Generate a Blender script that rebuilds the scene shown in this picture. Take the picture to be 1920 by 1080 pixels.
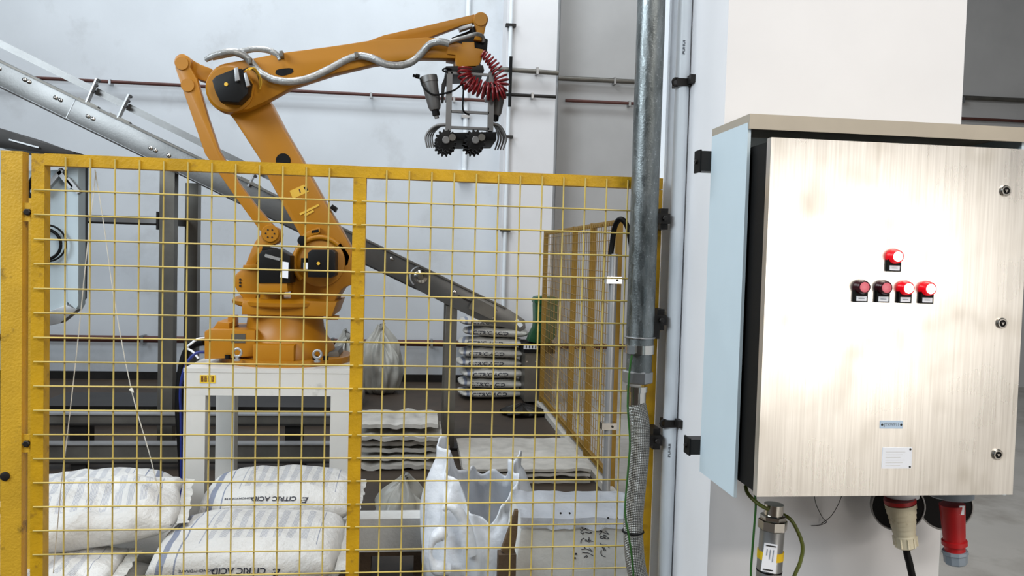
import bpy, bmesh, math, random
from mathutils import Vector, Matrix, noise
from mathutils.bvhtree import BVHTree

# ------------------------------------------------------------------ scene, camera, light
for o in list(bpy.data.objects): bpy.data.objects.remove(o)
sc = bpy.context.scene
COL = sc.collection
rad = math.radians
FPX = 1500.0
CAM_POS = Vector((0, 0, 1.6))
CAM_ROT = (Matrix.Rotation(rad(-6.8), 3, 'Z') @ Matrix.Rotation(rad(90-2.3), 3, 'X') @ Matrix.Rotation(rad(1.6), 3, 'Z'))
cam_d = bpy.data.cameras.new('camera'); cam_d.sensor_width = 36; cam_d.lens = 36*FPX/1920
cam_d.clip_start = .05; cam_d.clip_end = 200
cam = bpy.data.objects.new('camera', cam_d); COL.objects.link(cam)
cam.matrix_world = Matrix.Translation(CAM_POS) @ CAM_ROT.to_4x4()
sc.camera = cam

world = bpy.data.worlds.new('hall_light'); sc.world = world; world.use_nodes = True
bg = world.node_tree.nodes['Background']
bg.inputs[0].default_value = (.80, .90, 1.0, 1); bg.inputs[1].default_value = .07

def area(name, loc, target, sx, sy, power, col):
    d = bpy.data.lights.new(name, 'AREA'); d.shape = 'RECTANGLE'; d.size = sx; d.size_y = sy
    d.energy = power; d.color = col
    o = bpy.data.objects.new(name, d); COL.objects.link(o); o.location = loc
    o.rotation_euler = (Vector(target)-Vector(loc)).to_track_quat('-Z', 'Y').to_euler()
    return o
# high windows in the far left wall, open loading door behind the camera, rows of ceiling lamps, an added fill over the entrance
area('daylight_high_windows', (-5.2, .2, 4.6), (.9, 2.6, 1.4), 4.5, 2.4, 430, (.80, .91, 1.0))
area('daylight_loading_door', (5.2, -6.4, 1.45), (1.1, 1.8, 1.5), 3.0, 2.1, 128, (1.0, .96, .90))
area('ceiling_lamps_rear', (-1.5, 8.1, 6.6), (-1.5, 9.2, 0), 10, .8, 215, (.86, .94, 1.0))
area('ceiling_lamps_cell', (-1.5, 4.0, 7.0), (-1.2, 4.0, 0), 6, .8, 260, (.95, .97, 1.0))
area('fill_entrance_floor', (4.5, -5.2, 6.0), (4.5, -5.0, 0), 4, 1.0, 330, (1.0, .95, .88))  # added overhead fill, brightens the floor that the cabinet door mirrors
area('ceiling_lamps_front', (1.8, -1.2, 5.2), (1.2, 2.2, 1.2), 3, .8, 135, (1.0, .96, .91))

sc.view_settings.view_transform = 'Standard'
sc.view_settings.look = 'None'
sc.view_settings.gamma = 1
sc.view_settings.use_curve_mapping = False
sc.view_settings.exposure = 0.0

# ------------------------------------------------------------------ pixel rays of the measured camera
def ray(px, py): return CAM_ROT @ Vector(((px-960)/FPX, -(py-540)/FPX, -1))
def at(px, py, Y): r = ray(px, py); return CAM_POS + r*(Y/r.y)
def atX(px, py, X): r = ray(px, py); return CAM_POS + r*(X/r.x)
def atZ(px, py, Z): r = ray(px, py); return CAM_POS + r*((Z-CAM_POS.z)/r.z)

# ------------------------------------------------------------------ materials
def lin(c):
    return tuple(((v/255)/12.92 if v/255 <= .04045 else ((v/255+.055)/1.055)**2.4) for v in c)
MATS = {}
class NT:
    def __init__(s, name):
        s.m = bpy.data.materials.new(name); s.m.use_nodes = True
        s.t = s.m.node_tree; s.n = s.t.nodes; s.b = s.n['Principled BSDF']
    def new(s, typ, **kw):
        n = s.n.new(typ)
        for k, v in kw.items(): setattr(n, k, v)
        return n
    def link(s, a, b): s.t.links.new(a, b)
    def val(s, sock, v):
        if hasattr(v, 'is_output') or isinstance(v, bpy.types.NodeSocket): s.link(v, sock)
        else: sock.default_value = v
    def math(s, op, a, b=0.0, c=None):
        n = s.new('ShaderNodeMath', operation=op); s.val(n.inputs[0], a); s.val(n.inputs[1], b)
        if c is not None: s.val(n.inputs[2], c)
        return n.outputs[0]
    def mix(s, f, a, b):
        n = s.new('ShaderNodeMix', data_type='RGBA'); s.val(n.inputs[0], f)
        s.val(n.inputs[6], a if isinstance(a, bpy.types.NodeSocket) else (*a, 1)[:4])
        s.val(n.inputs[7], b if isinstance(b, bpy.types.NodeSocket) else (*b, 1)[:4])
        return n.outputs[2]
    def coord(s, kind='Object', scale=(1, 1, 1)):
        c = s.new('ShaderNodeTexCoord'); mp = s.new('ShaderNodeMapping')
        s.link(c.outputs[kind], mp.inputs[0]); mp.inputs['Scale'].default_value = scale
        return mp.outputs[0]
    def noise(s, vec, scale, detail=4, rough=.55):
        n = s.new('ShaderNodeTexNoise'); s.link(vec, n.inputs['Vector'])
        n.inputs['Scale'].default_value = scale; n.inputs['Detail'].default_value = detail
        n.inputs['Roughness'].default_value = rough
        return n.outputs[0]
    def ramp(s, v, lo, hi):
        n = s.new('ShaderNodeMapRange'); s.val(n.inputs[0], v)
        n.inputs[1].default_value = lo; n.inputs[2].default_value = hi
        return n.outputs[0]
    def band(s, v, lo, hi):
        return s.math('MULTIPLY', s.math('GREATER_THAN', v, lo), s.math('LESS_THAN', v, hi))
    def bump(s, h, strength=.3, dist=.01):
        b = s.new('ShaderNodeBump'); b.inputs['Strength'].default_value = strength; b.inputs['Distance'].default_value = dist
        s.link(h, b.inputs['Height']); s.link(b.outputs[0], s.b.inputs['Normal'])
def M(name, rgb, rough=.5, metal=0.0, var=.1, scale=6, bump=0.0, bscale=80, dirt=None, dirt_lo=.55, dirt_hi=.7, dscale=9, stretch=(1, 1, 1), emit=None, estr=0, spec=.5):
    if name in MATS: return MATS[name]
    t = NT(name); c = lin(rgb)
    v = t.coord('Object', stretch)
    n = t.noise(v, scale)
    a = tuple(x*(1-var) for x in c); b = tuple(min(1, x*(1+var)) for x in c)
    col = t.mix(t.ramp(n, .3, .7), a, b)
    if dirt:
        n2 = t.noise(v, dscale, 6, .65)
        col = t.mix(t.ramp(n2, dirt_lo, dirt_hi), col, lin(dirt))
    t.link(col, t.b.inputs['Base Color'])
    t.b.inputs['Roughness'].default_value = rough; t.b.inputs['Metallic'].default_value = metal
    t.b.inputs['Specular IOR Level'].default_value = spec
    if bump: t.bump(t.noise(v, bscale, 3), bump, .01)
    if emit:
        t.b.inputs['Emission Color'].default_value = (*lin(emit), 1); t.b.inputs['Emission Strength'].default_value = estr
    MATS[name] = t.m
    return t.m

m_wall = M('painted_wall', (212, 216, 220), .7, var=.05, scale=1.2, bump=.05, bscale=30, dirt=(190, 192, 194), dirt_lo=.55, dirt_hi=.8, dscale=1.5)
m_wallgrey = M('grey_plaster_wall', (182, 180, 178), .8, var=.05, scale=2)
m_pier = M('white_pier_paint', (228, 226, 226), .6, var=.025, scale=3, bump=.03, bscale=25)
m_floor = M('dirty_brown_concrete', (60, 48, 37), .65, var=.25, scale=1.6, bump=.1, bscale=20, dirt=(42, 34, 27), dirt_lo=.5, dirt_hi=.75, dscale=2.2)
m_floor2 = M('pale_concrete_floor', (168, 164, 158), .5, var=.12, scale=1.1, bump=.05, bscale=30, dirt=(136, 130, 122), dirt_lo=.5, dirt_hi=.7, dscale=1.4)
m_yel = M('fence_yellow_paint', (198, 152, 14), .5, var=.13, scale=14, bump=.15, bscale=120, dirt=(142, 104, 26), dirt_lo=.6, dirt_hi=.76, dscale=22)
m_yel2 = M('worn_post_yellow', (205, 160, 36), .55, var=.12, scale=8, bump=.2, bscale=140, dirt=(104, 80, 28), dirt_lo=.6, dirt_hi=.74, dscale=12)
m_wire = M('yellow_wire', (200, 176, 96), .5, var=.1)
m_rob = M('robot_orange_paint', (172, 113, 10), .42, var=.05, scale=4)
m_robd = M('robot_decal_yellow', (222, 176, 60), .5)
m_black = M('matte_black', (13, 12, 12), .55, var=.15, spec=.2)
m_blackp = M('black_plastic', (18, 17, 17), .45, var=.1, spec=.25)
m_dark = M('dark_steel', (46, 43, 41), .5, .6, var=.2)
m_steel = M('brushed_steel', (160, 160, 160), .35, .85, var=.12, scale=4, bump=.05, stretch=(1, 1, 1))
m_convey = M('conveyor_stainless', (122, 121, 119), .38, .85, var=.15, scale=3, bump=.05)
m_gripal = M('backlit_gripper_aluminium', (128, 126, 124), .45, .6, var=.1)  # darkened aluminium, the shade of the backlit gripper is in the colour
m_yeldim = M('dim_fence_yellow', (142, 106, 22), .6, var=.15, scale=10)  # darker fence yellow, the dimness of the side fence is in the colour
m_wiredim = M('dim_wire', (150, 116, 48), .6)  # darker wire colour, holds the same dimness for the side mesh
m_steeld = M('dull_steel', (112, 108, 101), .45, .7, var=.18, scale=5)
m_chrome = M('polished_nickel', (205, 200, 192), .18, 1.0, var=.05)
m_alu = M('aluminium_profile', (176, 176, 176), .4, .6, var=.06)
m_silver = M('silver_hose_sleeve', (158, 158, 156), .35, .4, var=.2, scale=40, bump=.3, bscale=90)
m_white = M('white_gloss_paint', (212, 209, 203), .4, var=.03, dirt=(180, 176, 168), dirt_lo=.62, dirt_hi=.75, dscale=6)
m_whitep = M('white_plastic', (236, 240, 244), .4, var=.02)
m_pvc = M('pvc_pipe_white', (234, 239, 243), .35, var=.03)
m_bluegrey = M('pale_blue_grey_paint', (196, 210, 216), .5, var=.02)
m_beige = M('hood_beige_steel', (176, 166, 150), .5, .3, var=.06)
m_redp = M('rusty_red_pipe', (84, 46, 38), .55, var=.2)
m_wirew = M('white_string', (232, 230, 222), .7)
m_foam = M('white_foam_board', (222, 222, 218), .75, var=.06, scale=20, bump=.2, bscale=60, dirt=(196, 192, 180), dirt_lo=.6, dirt_hi=.8, dscale=9)
m_card = M('worn_sheet_white', (190, 186, 178), .7, var=.15, scale=10, bump=.3, bscale=20)
m_wood = M('old_brown_wood', (96, 76, 52), .7, var=.3, scale=8, stretch=(1, 1, 6), bump=.3)
m_pallet = M('dark_pallet_wood', (78, 62, 46), .75, var=.3, scale=8, bump=.3)
m_green = M('dark_green_plastic', (24, 84, 50), .4, var=.2)
m_gwire = M('earth_wire_green', (42, 92, 34), .4, var=.2)
m_gyel = M('earth_wire_green_yellow', (96, 104, 40), .4, var=.3, scale=30)
m_blue = M('blue_cable', (30, 44, 120), .4)
m_redhose = M('red_air_hose', (126, 26, 30), .35, var=.2)
m_redplug = M('red_plug_plastic', (176, 24, 28), .4, var=.08)
m_greyplug = M('grey_plug_plastic', (128, 138, 148), .45)
m_cream = M('grubby_cream_plastic', (222, 212, 184), .5, var=.06, dirt=(160, 140, 96), dirt_lo=.56, dirt_hi=.72, dscale=30)
m_ink = M('black_print', (26, 28, 44), .7)
m_inkr = M('brown_print', (96, 44, 10), .7)
m_sticker = M('yellow_sticker', (236, 196, 50), .5, var=.03)
m_tapey = M('yellow_tape', (226, 186, 20), .5)
m_label = M('white_label', (238, 240, 246), .5, var=.01)
m_plate = M('pale_blue_nameplate', (188, 208, 228), .4)
m_plastic = M('grey_translucent_plastic', (176, 174, 166), .35, var=.25, scale=5, bump=.3, bscale=12)
m_rim = M('grey_socket_rim', (150, 148, 146), .6)

def mat_galv():
    t = NT('galvanised_zinc'); v = t.coord('Object', (1, 1, .25)); v2 = t.coord()
    vo = t.new('ShaderNodeTexVoronoi'); t.link(v, vo.inputs['Vector']); vo.inputs['Scale'].default_value = 90
    n = t.noise(v, 14, 6, .7); n2 = t.noise(v2, 160, 2)
    c = t.mix(t.ramp(n, .35, .7), lin((84, 88, 87)), lin((144, 149, 149)))
    c = t.mix(t.math('MULTIPLY', t.ramp(n2, .6, .75), .35), c, lin((205, 208, 208)))
    t.link(c, t.b.inputs['Base Color']); t.b.inputs['Metallic'].default_value = .75
    t.link(t.ramp(vo.outputs['Color'], -.6, 2.2), t.b.inputs['Roughness'])
    t.bump(n2, .15, .004)
    return t.m
m_galv = mat_galv()
def mat_door():
    t = NT('brushed_stainless_door'); v = t.coord('Object', (45, 45, .8)); v2 = t.coord()
    n = t.noise(v, 5, 2); sm = t.noise(v2, 6, 2, .5); sp = t.noise(t.coord('Object', (1, 1, .55)), 16, 1.5, .4)
    smud = t.math('MULTIPLY', t.ramp(sm, .45, .75), t.ramp(sp, .45, .8))
    c = t.mix(t.ramp(n, .3, .7), lin((214, 208, 200)), lin((232, 227, 220)))
    c = t.mix(t.math('MULTIPLY', smud, .75), c, lin((146, 134, 112)))
    t.link(c, t.b.inputs['Base Color']); t.b.inputs['Metallic'].default_value = .9
    r = t.math('ADD', t.ramp(n, -4.5, 14), t.math('MULTIPLY', t.ramp(sm, .4, .7), .10))
    t.link(r, t.b.inputs['Roughness'])
    return t.m
m_door = mat_door()
def mat_braid():
    t = NT('steel_braid'); u = t.new('ShaderNodeTexCoord'); s = t.new('ShaderNodeSeparateXYZ'); t.link(u.outputs['UV'], s.inputs[0])
    x = t.math('MULTIPLY', s.outputs[0], 2*math.pi*16); y = t.math('MULTIPLY', s.outputs[1], 2*math.pi*95)
    w = t.math('MULTIPLY', t.math('SINE', t.math('ADD', x, y)), t.math('SINE', t.math('SUBTRACT', x, y)))
    c = t.mix(t.ramp(w, -.6, .6), lin((88, 86, 82)), lin((190, 188, 182)))
    t.link(c, t.b.inputs['Base Color']); t.b.inputs['Metallic'].default_value = .8; t.b.inputs['Roughness'].default_value = .35
    t.bump(w, .6, .003)
    return t.m
m_braid = mat_braid()
def mat_sack(name, base, printed=True, flip=False, cols=8):
    """woven white sack with a dark band near one end and printed text columns"""
    t = NT(name); g = t.new('ShaderNodeTexCoord'); s = t.new('ShaderNodeSeparateXYZ'); t.link(g.outputs['Generated'], s.inputs[0])
    x, y, z = s.outputs
    v = t.coord(); n = t.noise(v, 6, 4); wob = t.math('MULTIPLY', t.math('SUBTRACT', t.noise(v, 5, 2), .5), .05)
    xw = t.math('ADD', x, wob)
    c = t.mix(t.ramp(n, .3, .75), tuple(k*.86 for k in lin(base)), lin(base))
    if printed:
        ink = (.10, .13, .22)
        c = t.mix(t.math('MULTIPLY', t.band(xw, .075, .115), .8), c, ink)
        c = t.mix(t.math('MULTIPLY', t.band(xw, .165, .174), .8), c, ink)
        blk = t.math('MULTIPLY', t.band(x, .29, .86), t.math('MULTIPLY', t.band(y, .24, .80), t.math('GREATER_THAN', z, .5)))
        colu = t.math('FRACT', t.math('MULTIPLY', t.math('ADD', x, t.math('MULTIPLY', wob, .3)), 14.0))
        fine = t.math('GREATER_THAN', t.math('SINE', t.math('MULTIPLY', x, 900)), -.2)
        ragged = t.math('GREATER_THAN', t.noise(t.coord('Generated', (14, 3, 1)), 1.0, 1), .36)
        pm = t.math('MULTIPLY', t.math('MULTIPLY', t.math('LESS_THAN', colu, .55), fine), t.math('MULTIPLY', ragged, blk))
        c = t.mix(t.math('MULTIPLY', pm, .5), c, ink)
        c = t.mix(t.math('MULTIPLY', t.math('MULTIPLY', t.band(x, .262, .267), t.band(y, .2, .84)), .7), c, ink)
        c = t.mix(t.math('MULTIPLY', t.math('MULTIPLY', t.band(x, .875, .88), t.band(y, .2, .84)), .7), c, ink)
    t.link(c, t.b.inputs['Base Color']); t.b.inputs['Roughness'].default_value = .5
    weave = t.noise(v, 22, 5, .6)
    t.bump(weave, .6, .02)
    return t.m
m_sack = mat_sack('printed_woven_sack', (208, 206, 202))
m_sackf = mat_sack('dusty_woven_sack', (196, 192, 184))
m_sackp = mat_sack('plain_woven_sack', (198, 196, 190), printed=False)
def mat_film():
    t = NT('white_liner_film'); v = t.coord(); n = t.noise(v, 5, 4)
    t.link(t.mix(t.ramp(n, .3, .7), lin((214, 218, 224)), lin((240, 242, 246))), t.b.inputs['Base Color'])
    t.b.inputs['Roughness'].default_value = .35; t.b.inputs['Subsurface Weight'].default_value = .0
    t.bump(t.noise(v, 14, 4), .4, .02)
    return t.m
m_film = mat_film()

# ------------------------------------------------------------------ object helpers
def wloc(o):
    v = Vector((0, 0, 0))
    while o: v = v + Vector(o.location); o = o.parent
    return v
def thing(name, label, cat, loc, group=None, part_of=None):
    o = bpy.data.objects.new(name, None); o.empty_display_size = .1; COL.objects.link(o)
    if part_of is not None:
        o.parent = part_of; o.location = Vector(loc)-wloc(part_of)
    else:
        o.location = loc; o['label'] = label; o['category'] = cat
    if group: o['group'] = group
    return o
def tag(o, label, cat, group=None):
    o['label'] = label; o['category'] = cat
    if group: o['group'] = group
    return o
def struct(o): o['kind'] = 'structure'; return o
def link(name, me, mat, parent=None, pos=(0, 0, 0), smooth=None):
    """mesh in coordinates relative to pos (world)"""
    if mat is not None and not me.materials: me.materials.append(mat)
    o = bpy.data.objects.new(name, me); COL.objects.link(o)
    if parent is not None:
        o.parent = parent; o.location = Vector(pos)-wloc(parent)
    else: o.location = pos
    return o
def finish(bm, name, mat, parent, pos, smooth=False, bevel=0, angle=40):
    if bevel:
        es = [e for e in bm.edges if len(e.link_faces) == 2 and e.calc_face_angle(0) > .5]
        bmesh.ops.bevel(bm, geom=es, offset=bevel, segments=2, affect='EDGES', profile=.6)
    bmesh.ops.recalc_face_normals(bm, faces=bm.faces)
    pos = Vector(pos)
    for v in bm.verts: v.co -= pos
    if smooth:
        for f in bm.faces: f.smooth = True
        for e in bm.edges:
            if len(e.link_faces) == 2 and e.calc_face_angle(0) > rad(angle): e.smooth = False
    me = bpy.data.meshes.new(name); bm.to_mesh(me); bm.free()
    return link(name, me, mat, parent, pos)
def add_box(bm, x0, x1, y0, y1, z0, z1):
    vs = [bm.verts.new((x, y, z)) for x in (x0, x1) for y in (y0, y1) for z in (z0, z1)]
    for q in ((0, 1, 3, 2), (4, 6, 7, 5), (0, 4, 5, 1), (2, 3, 7, 6), (0, 2, 6, 4), (1, 5, 7, 3)):
        bm.faces.new([vs[i] for i in q])
def box(name, x0, x1, y0, y1, z0, z1, mat, parent=None, bevel=0.0):
    bm = bmesh.new(); add_box(bm, x0, x1, y0, y1, z0, z1)
    return finish(bm, name, mat, parent, ((x0+x1)/2, (y0+y1)/2, z0), bevel=bevel)
def bar(name, p0, p1, w, h, mat, parent=None, bevel=0.0, up=(0, 0, 1)):
    p0 = Vector(p0); p1 = Vector(p1); d = p1-p0; L = d.length; d.normalize()
    s = d.cross(Vector(up)).normalized(); u = s.cross(d)
    bm = bmesh.new(); vs = []
    for a in (p0, p1):
        for i, j in ((-1, -1), (1, -1), (1, 1), (-1, 1)): vs.append(bm.verts.new(a+s*(w/2*i)+u*(h/2*j)))
    for q in ((0, 1, 2, 3), (4, 7, 6, 5), (0, 4, 5, 1), (1, 5, 6, 2), (2, 6, 7, 3), (3, 7, 4, 0)): bm.faces.new([vs[k] for k in q])
    return finish(bm, name, mat, parent, (p0+p1)/2, bevel=bevel)
def prism(name, pts, y0, y1, mat, parent=None, bevel=0.0):
    """outline of (x, z) extruded from y0 to y1"""
    bm = bmesh.new()
    a = [bm.verts.new((x, y0, z)) for x, z in pts]; b = [bm.verts.new((x, y1, z)) for x, z in pts]
    n = len(pts)
    bm.faces.new(a); bm.faces.new(b[::-1])
    for i in range(n): bm.faces.new([a[i], b[i], b[(i+1) % n], a[(i+1) % n]])
    bmesh.ops.recalc_face_normals(bm, faces=bm.faces)
    if bevel:
        es = [e for e in bm.edges if abs(e.verts[0].co.y-e.verts[1].co.y) < 1e-6]
        bmesh.ops.bevel(bm, geom=es, offset=bevel, segments=2, affect='EDGES', profile=.6)
    xs = [p[0] for p in pts]; zs = [p[1] for p in pts]
    return finish(bm, name, mat, parent, (sum(xs)/n, (y0+y1)/2, min(zs)), smooth=True, angle=30)
def pp(pts, Y): return [(at(x, y, Y).x, at(x, y, Y).z) for x, y in pts]
def rnd(pts, it=2):
    """Chaikin corner cutting of a closed outline"""
    for _ in range(it):
        q = []
        for i in range(len(pts)):
            a, b = pts[i], pts[(i+1) % len(pts)]
            q += [(a[0]*.8+b[0]*.2, a[1]*.8+b[1]*.2), (a[0]*.2+b[0]*.8, a[1]*.2+b[1]*.8)]
        pts = q
    return pts
def circ(cx, cy, r, a0=0, a1=360, n=16):
    return [(cx+r*math.cos(rad(a0+(a1-a0)*i/n)), cy+r*math.sin(rad(a0+(a1-a0)*i/n))) for i in range(n+1 if abs(a1-a0) < 360 else n)]
def smooth_path(pts, k=6):
    P = [Vector(p) for p in pts]; out = []
    for i in range(len(P)-1):
        p0 = P[max(i-1, 0)]; p1 = P[i]; p2 = P[i+1]; p3 = P[min(i+2, len(P)-1)]
        for j in range(k):
            t = j/k
            out.append(.5*((2*p1)+(p2-p0)*t+(2*p0-5*p1+4*p2-p3)*t*t+(3*p1-p0-3*p2+p3)*t**3))
    return out+[P[-1]]
def tube(name, pts, r, mat, parent=None, seg=8, k=6, wob=0.0, closed=False):
    P = smooth_path(pts, k) if k > 1 else [Vector(p) for p in pts]
    bm = bmesh.new(); uvl = bm.loops.layers.uv.new('uv'); rings = []; N = None; L = 0; Ls = []
    for i, p in enumerate(P):
        d = (P[min(i+1, len(P)-1)]-P[max(i-1, 0)]).normalized()
        if N is None:
            N = d.cross(Vector((0, 0, 1)) if abs(d.z) < .9 else Vector((0, 1, 0))).normalized()
        N = (N-d*N.dot(d)).normalized(); B = d.cross(N)
        if i: L += (P[i]-P[i-1]).length
        Ls.append(L)
        rr = r(i/(len(P)-1)) if callable(r) else r
        if wob: rr *= 1+wob*noise.noise(p*40)
        rings.append([bm.verts.new(p+(N*math.cos(2*math.pi*a/seg)+B*math.sin(2*math.pi*a/seg))*rr) for a in range(seg)])
    for i in range(len(rings)-1):
        for a in range(seg):
            f = bm.faces.new([rings[i][a], rings[i][(a+1) % seg], rings[i+1][(a+1) % seg], rings[i+1][a]])
            for lp, (u, v) in zip(f.loops, ((a/seg, Ls[i]), ((a+1)/seg, Ls[i]), ((a+1)/seg, Ls[i+1]), (a/seg, Ls[i+1]))): lp[uvl].uv = (u, v)
    bm.faces.new(rings[0][::-1]); bm.faces.new(rings[-1])
    return finish(bm, name, mat, parent, P[0], smooth=True, angle=50)
def lathe(name, p0, axis, prof, mat, parent=None, seg=24, phase=0.0, smooth=True):
    """prof: list of (distance along axis, radius)"""
    p0 = Vector(p0); d = Vector(axis).normalized()
    N = d.cross(Vector((0, 0, 1)) if abs(d.z) < .9 else Vector((0, 1, 0))).normalized(); B = d.cross(N)
    bm = bmesh.new(); rings = []
    for t, r in prof:
        rings.append([bm.verts.new(p0+d*t+(N*math.cos(2*math.pi*a/seg+phase)+B*math.sin(2*math.pi*a/seg+phase))*max(r, 1e-4)) for a in range(seg)])
    for i in range(len(rings)-1):
        for a in range(seg): bm.faces.new([rings[i][a], rings[i][(a+1) % seg], rings[i+1][(a+1) % seg], rings[i+1][a]])
    bm.faces.new(rings[0][::-1]); bm.faces.new(rings[-1])
    return finish(bm, name, mat, parent, p0, smooth=smooth, angle=35)
def cyl(name, p0, p1, r, mat, parent=None, seg=20, ch=.0):
    p0 = Vector(p0); p1 = Vector(p1); L = (p1-p0).length
    pr = [(0, r), (L, r)] if not ch else [(0, r-ch), (ch, r), (L-ch, r), (L, r-ch)]
    return lathe(name, p0, p1-p0, pr, mat, parent, seg)
def torus_pts(c, u, v, r, n=24, a0=0, a1=360):
    c = Vector(c); return [c+Vector(u)*(r*math.cos(rad(a0+(a1-a0)*i/n)))+Vector(v)*(r*math.sin(rad(a0+(a1-a0)*i/n))) for i in range(n+1)]
def text_mesh(body, size):
    cu = bpy.data.curves.new('lettering', 'FONT'); cu.body = body; cu.size = size; cu.align_x = 'CENTER'; cu.align_y = 'CENTER'; cu.offset = size*.018
    o = bpy.data.objects.new('lettering', cu); COL.objects.link(o)
    dg = bpy.context.evaluated_depsgraph_get()
    me = bpy.data.meshes.new_from_object(o.evaluated_get(dg)); bpy.data.objects.remove(o)
    return me
def text_flat(name, body, size, pos, right, up, mat, parent, stretch=1.0, bold=0.0):
    me = text_mesh(body, size); right = Vector(right); up = Vector(up)
    for v in me.vertices: v.co = right*(v.co.x*stretch)+up*v.co.y
    me.materials.clear()
    return link(name, me, mat, parent, pos)

# ------------------------------------------------------------------ the setting
WB = 10.0
struct(box('floor', -9, 1.36, -9, WB, -.1, 0, m_floor))
struct(box('floor_right', 1.36, 14, -9, WB, -.1, 0, m_floor2))
struct(box('wall_back', -9, 14, WB, WB+.2, -.1, 7.5, m_wall))
pil = struct(box('wall_pilaster', at(944, 300, 9.5).x, at(1038, 300, 9.5).x, 9.5, WB, 0, 7.5, m_pier))
struct(box('wall_right', at(1043, 300, 9.98).x, 14, WB-.03, WB, 0, 7.5, m_wallgrey))
pier = struct(box('wall_pier', .855, 1.578, 2.2, 2.78, 0, 6.0, m_pier, bevel=.004))
o = struct(box('baseboard_back', -9, at(944, 300, 9.5).x, WB-.04, WB, 0, .09, m_dark))
struct(box('trim_1', 1.30, 1.36, 3.2, 9.4, 0, .05, m_card))

# fire-water and cable pipes along the back wall
def wall_pipe(name, label, pts, r, mat, clips=()):
    t = thing(name, label, 'pipe', pts[0])
    tube('pipe_run', pts, r, mat, t, 10, 1)
    for c in clips:
        box('pipe_clip', c-.014, c+.014, pts[0][1]-r-.008, pts[0][1]+r+.05, pts[0][2]-r-.012, pts[0][2]+r+.012, m_steel, t, .004)
    return t
xl, xr = at(946, 180, 9.4).x, at(1043, 180, 9.4).x
wall_pipe('wall_pipe', 'thin dark red pipe running high along back wall behind the robot', [(-8.9, 9.9, 3.49), (at(935, 180, 9.9).x, 9.9, 3.50)], .02, m_redp, (-3.6, -2.2, -.6, .4))
wall_pipe('wall_pipe', 'lower thin dark pipe crossing the projecting white wall strip right of gripper', [(xl-.25, 9.42, 3.49), (xr, 9.42, 3.49)], .02, m_dark, (1.3,))
wall_pipe('wall_pipe', 'upper grey pipe with black sleeve crossing the projecting wall strip right of gripper', [(at(925, 128, 9.42).x, 9.42, 3.78), (xr+.02, 9.42, 3.77)], .028, m_steeld, (1.35,))
wall_pipe('wall_pipe', 'red pipe on grey wall between projecting wall strip and pier', [(xr+.2, 9.9, 3.55), (13.5, 9.9, 3.62)], .02, m_redp, (2.6, 6.9))
wall_pipe('wall_pipe', 'upper grey pipe on grey wall between projecting wall strip and pier', [(xr+.1, 9.9, 3.82), (13.5, 9.9, 3.90)], .03, m_steeld, (2.4, 7.1))
wall_pipe('wall_pipe', 'rusty brown pipe running low along back wall behind the stand', [(-8.9, 9.88, .49), (at(990, 640, 9.88).x, 9.88, .495)], .04, m_redp, (-3.2, -1.0, .2))
wall_pipe('wall_pipe', 'rusty brown low pipe on grey wall behind the side fence', [(at(1046, 648, 9.88).x, 9.88, .487), (6, 9.88, .487)], .035, m_redp, (2.5,))
# vertical conduits on the strip
t = thing('conduit', 'thin white vertical conduit on projecting strip of back wall', 'conduit', (at(955, 150, 9.44).x, 9.44, 0))
xx = at(955, 150, 9.44).x
cyl('conduit_tube', (xx, 9.44, 0), (xx, 9.44, 7), .022, m_pvc, t, 10)
for z in (1.9, 3.0, 4.3): box('saddle_clip', xx-.06, xx+.06, 9.41, 9.49, z-.015, z+.015, m_dark, t)
xb = at(957, 150, 9.36).x
tag(bar('cable_sleeve', (xb, 9.37, at(957, 106, 9.37).z), (xb, 9.37, at(957, 200, 9.37).z), .035, .03, m_black, bevel=.005, up=(0, 1, 0)), 'short black vertical sleeve crossing the two pipes right of gripper', 'cable sleeve')
xg = at(871, 290, 9.94).x
t = thing('conduit', 'grey vertical conduit on back wall directly below gripper', 'conduit', (xg, 9.95, 2.2))
cyl('conduit_tube', (xg, 9.95, 2.62), (xg, 9.95, 5.2), .028, m_pvc, t, 10)
for z in (2.95, 3.3): box('saddle_clip', xg-.05, xg+.05, 9.915, 10.0, z-.02, z+.02, m_steel, t)
box('junction_box', xg-.07, xg+.07, 9.9, 10, 2.5, 2.64, m_whitep, t, .01)

# ------------------------------------------------------------------ front mesh fence
YF = 2.6
FX0, FX1 = -1.162, .80
fz_top = 1.868
root = thing('mesh_fence', 'yellow welded wire mesh fence in front of the robot', 'fence', (0, YF, 0))
T = .04
box('frame_post', FX0, FX0+.037, YF-.02, YF+.02, .05, fz_top-.0, m_yel, root, .003)
box('frame_post', -.206, -.166, YF-.021, YF+.019, .05, fz_top-.035, m_yel, root, .003)
box('frame_post', FX1-.04, FX1, YF-.02, YF+.02, .05, fz_top-.036, m_yel, root, .003)
box('top_rail', FX0+.037, FX1, YF-.0205, YF+.0195, fz_top-.034, fz_top+.002, m_yel, root, .003)
box('bottom_rail', FX0+.037, FX1, YF-.0195, YF+.0185, .05, .09, m_yel, root, .003)
for fx in (-1.14, -.186, .78):
    box('foot_plate', fx-.05, fx+.05, YF-.06, YF+.06, 0, .05, m_yel, root, .003)
bm = bmesh.new(); seg = 6
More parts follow.
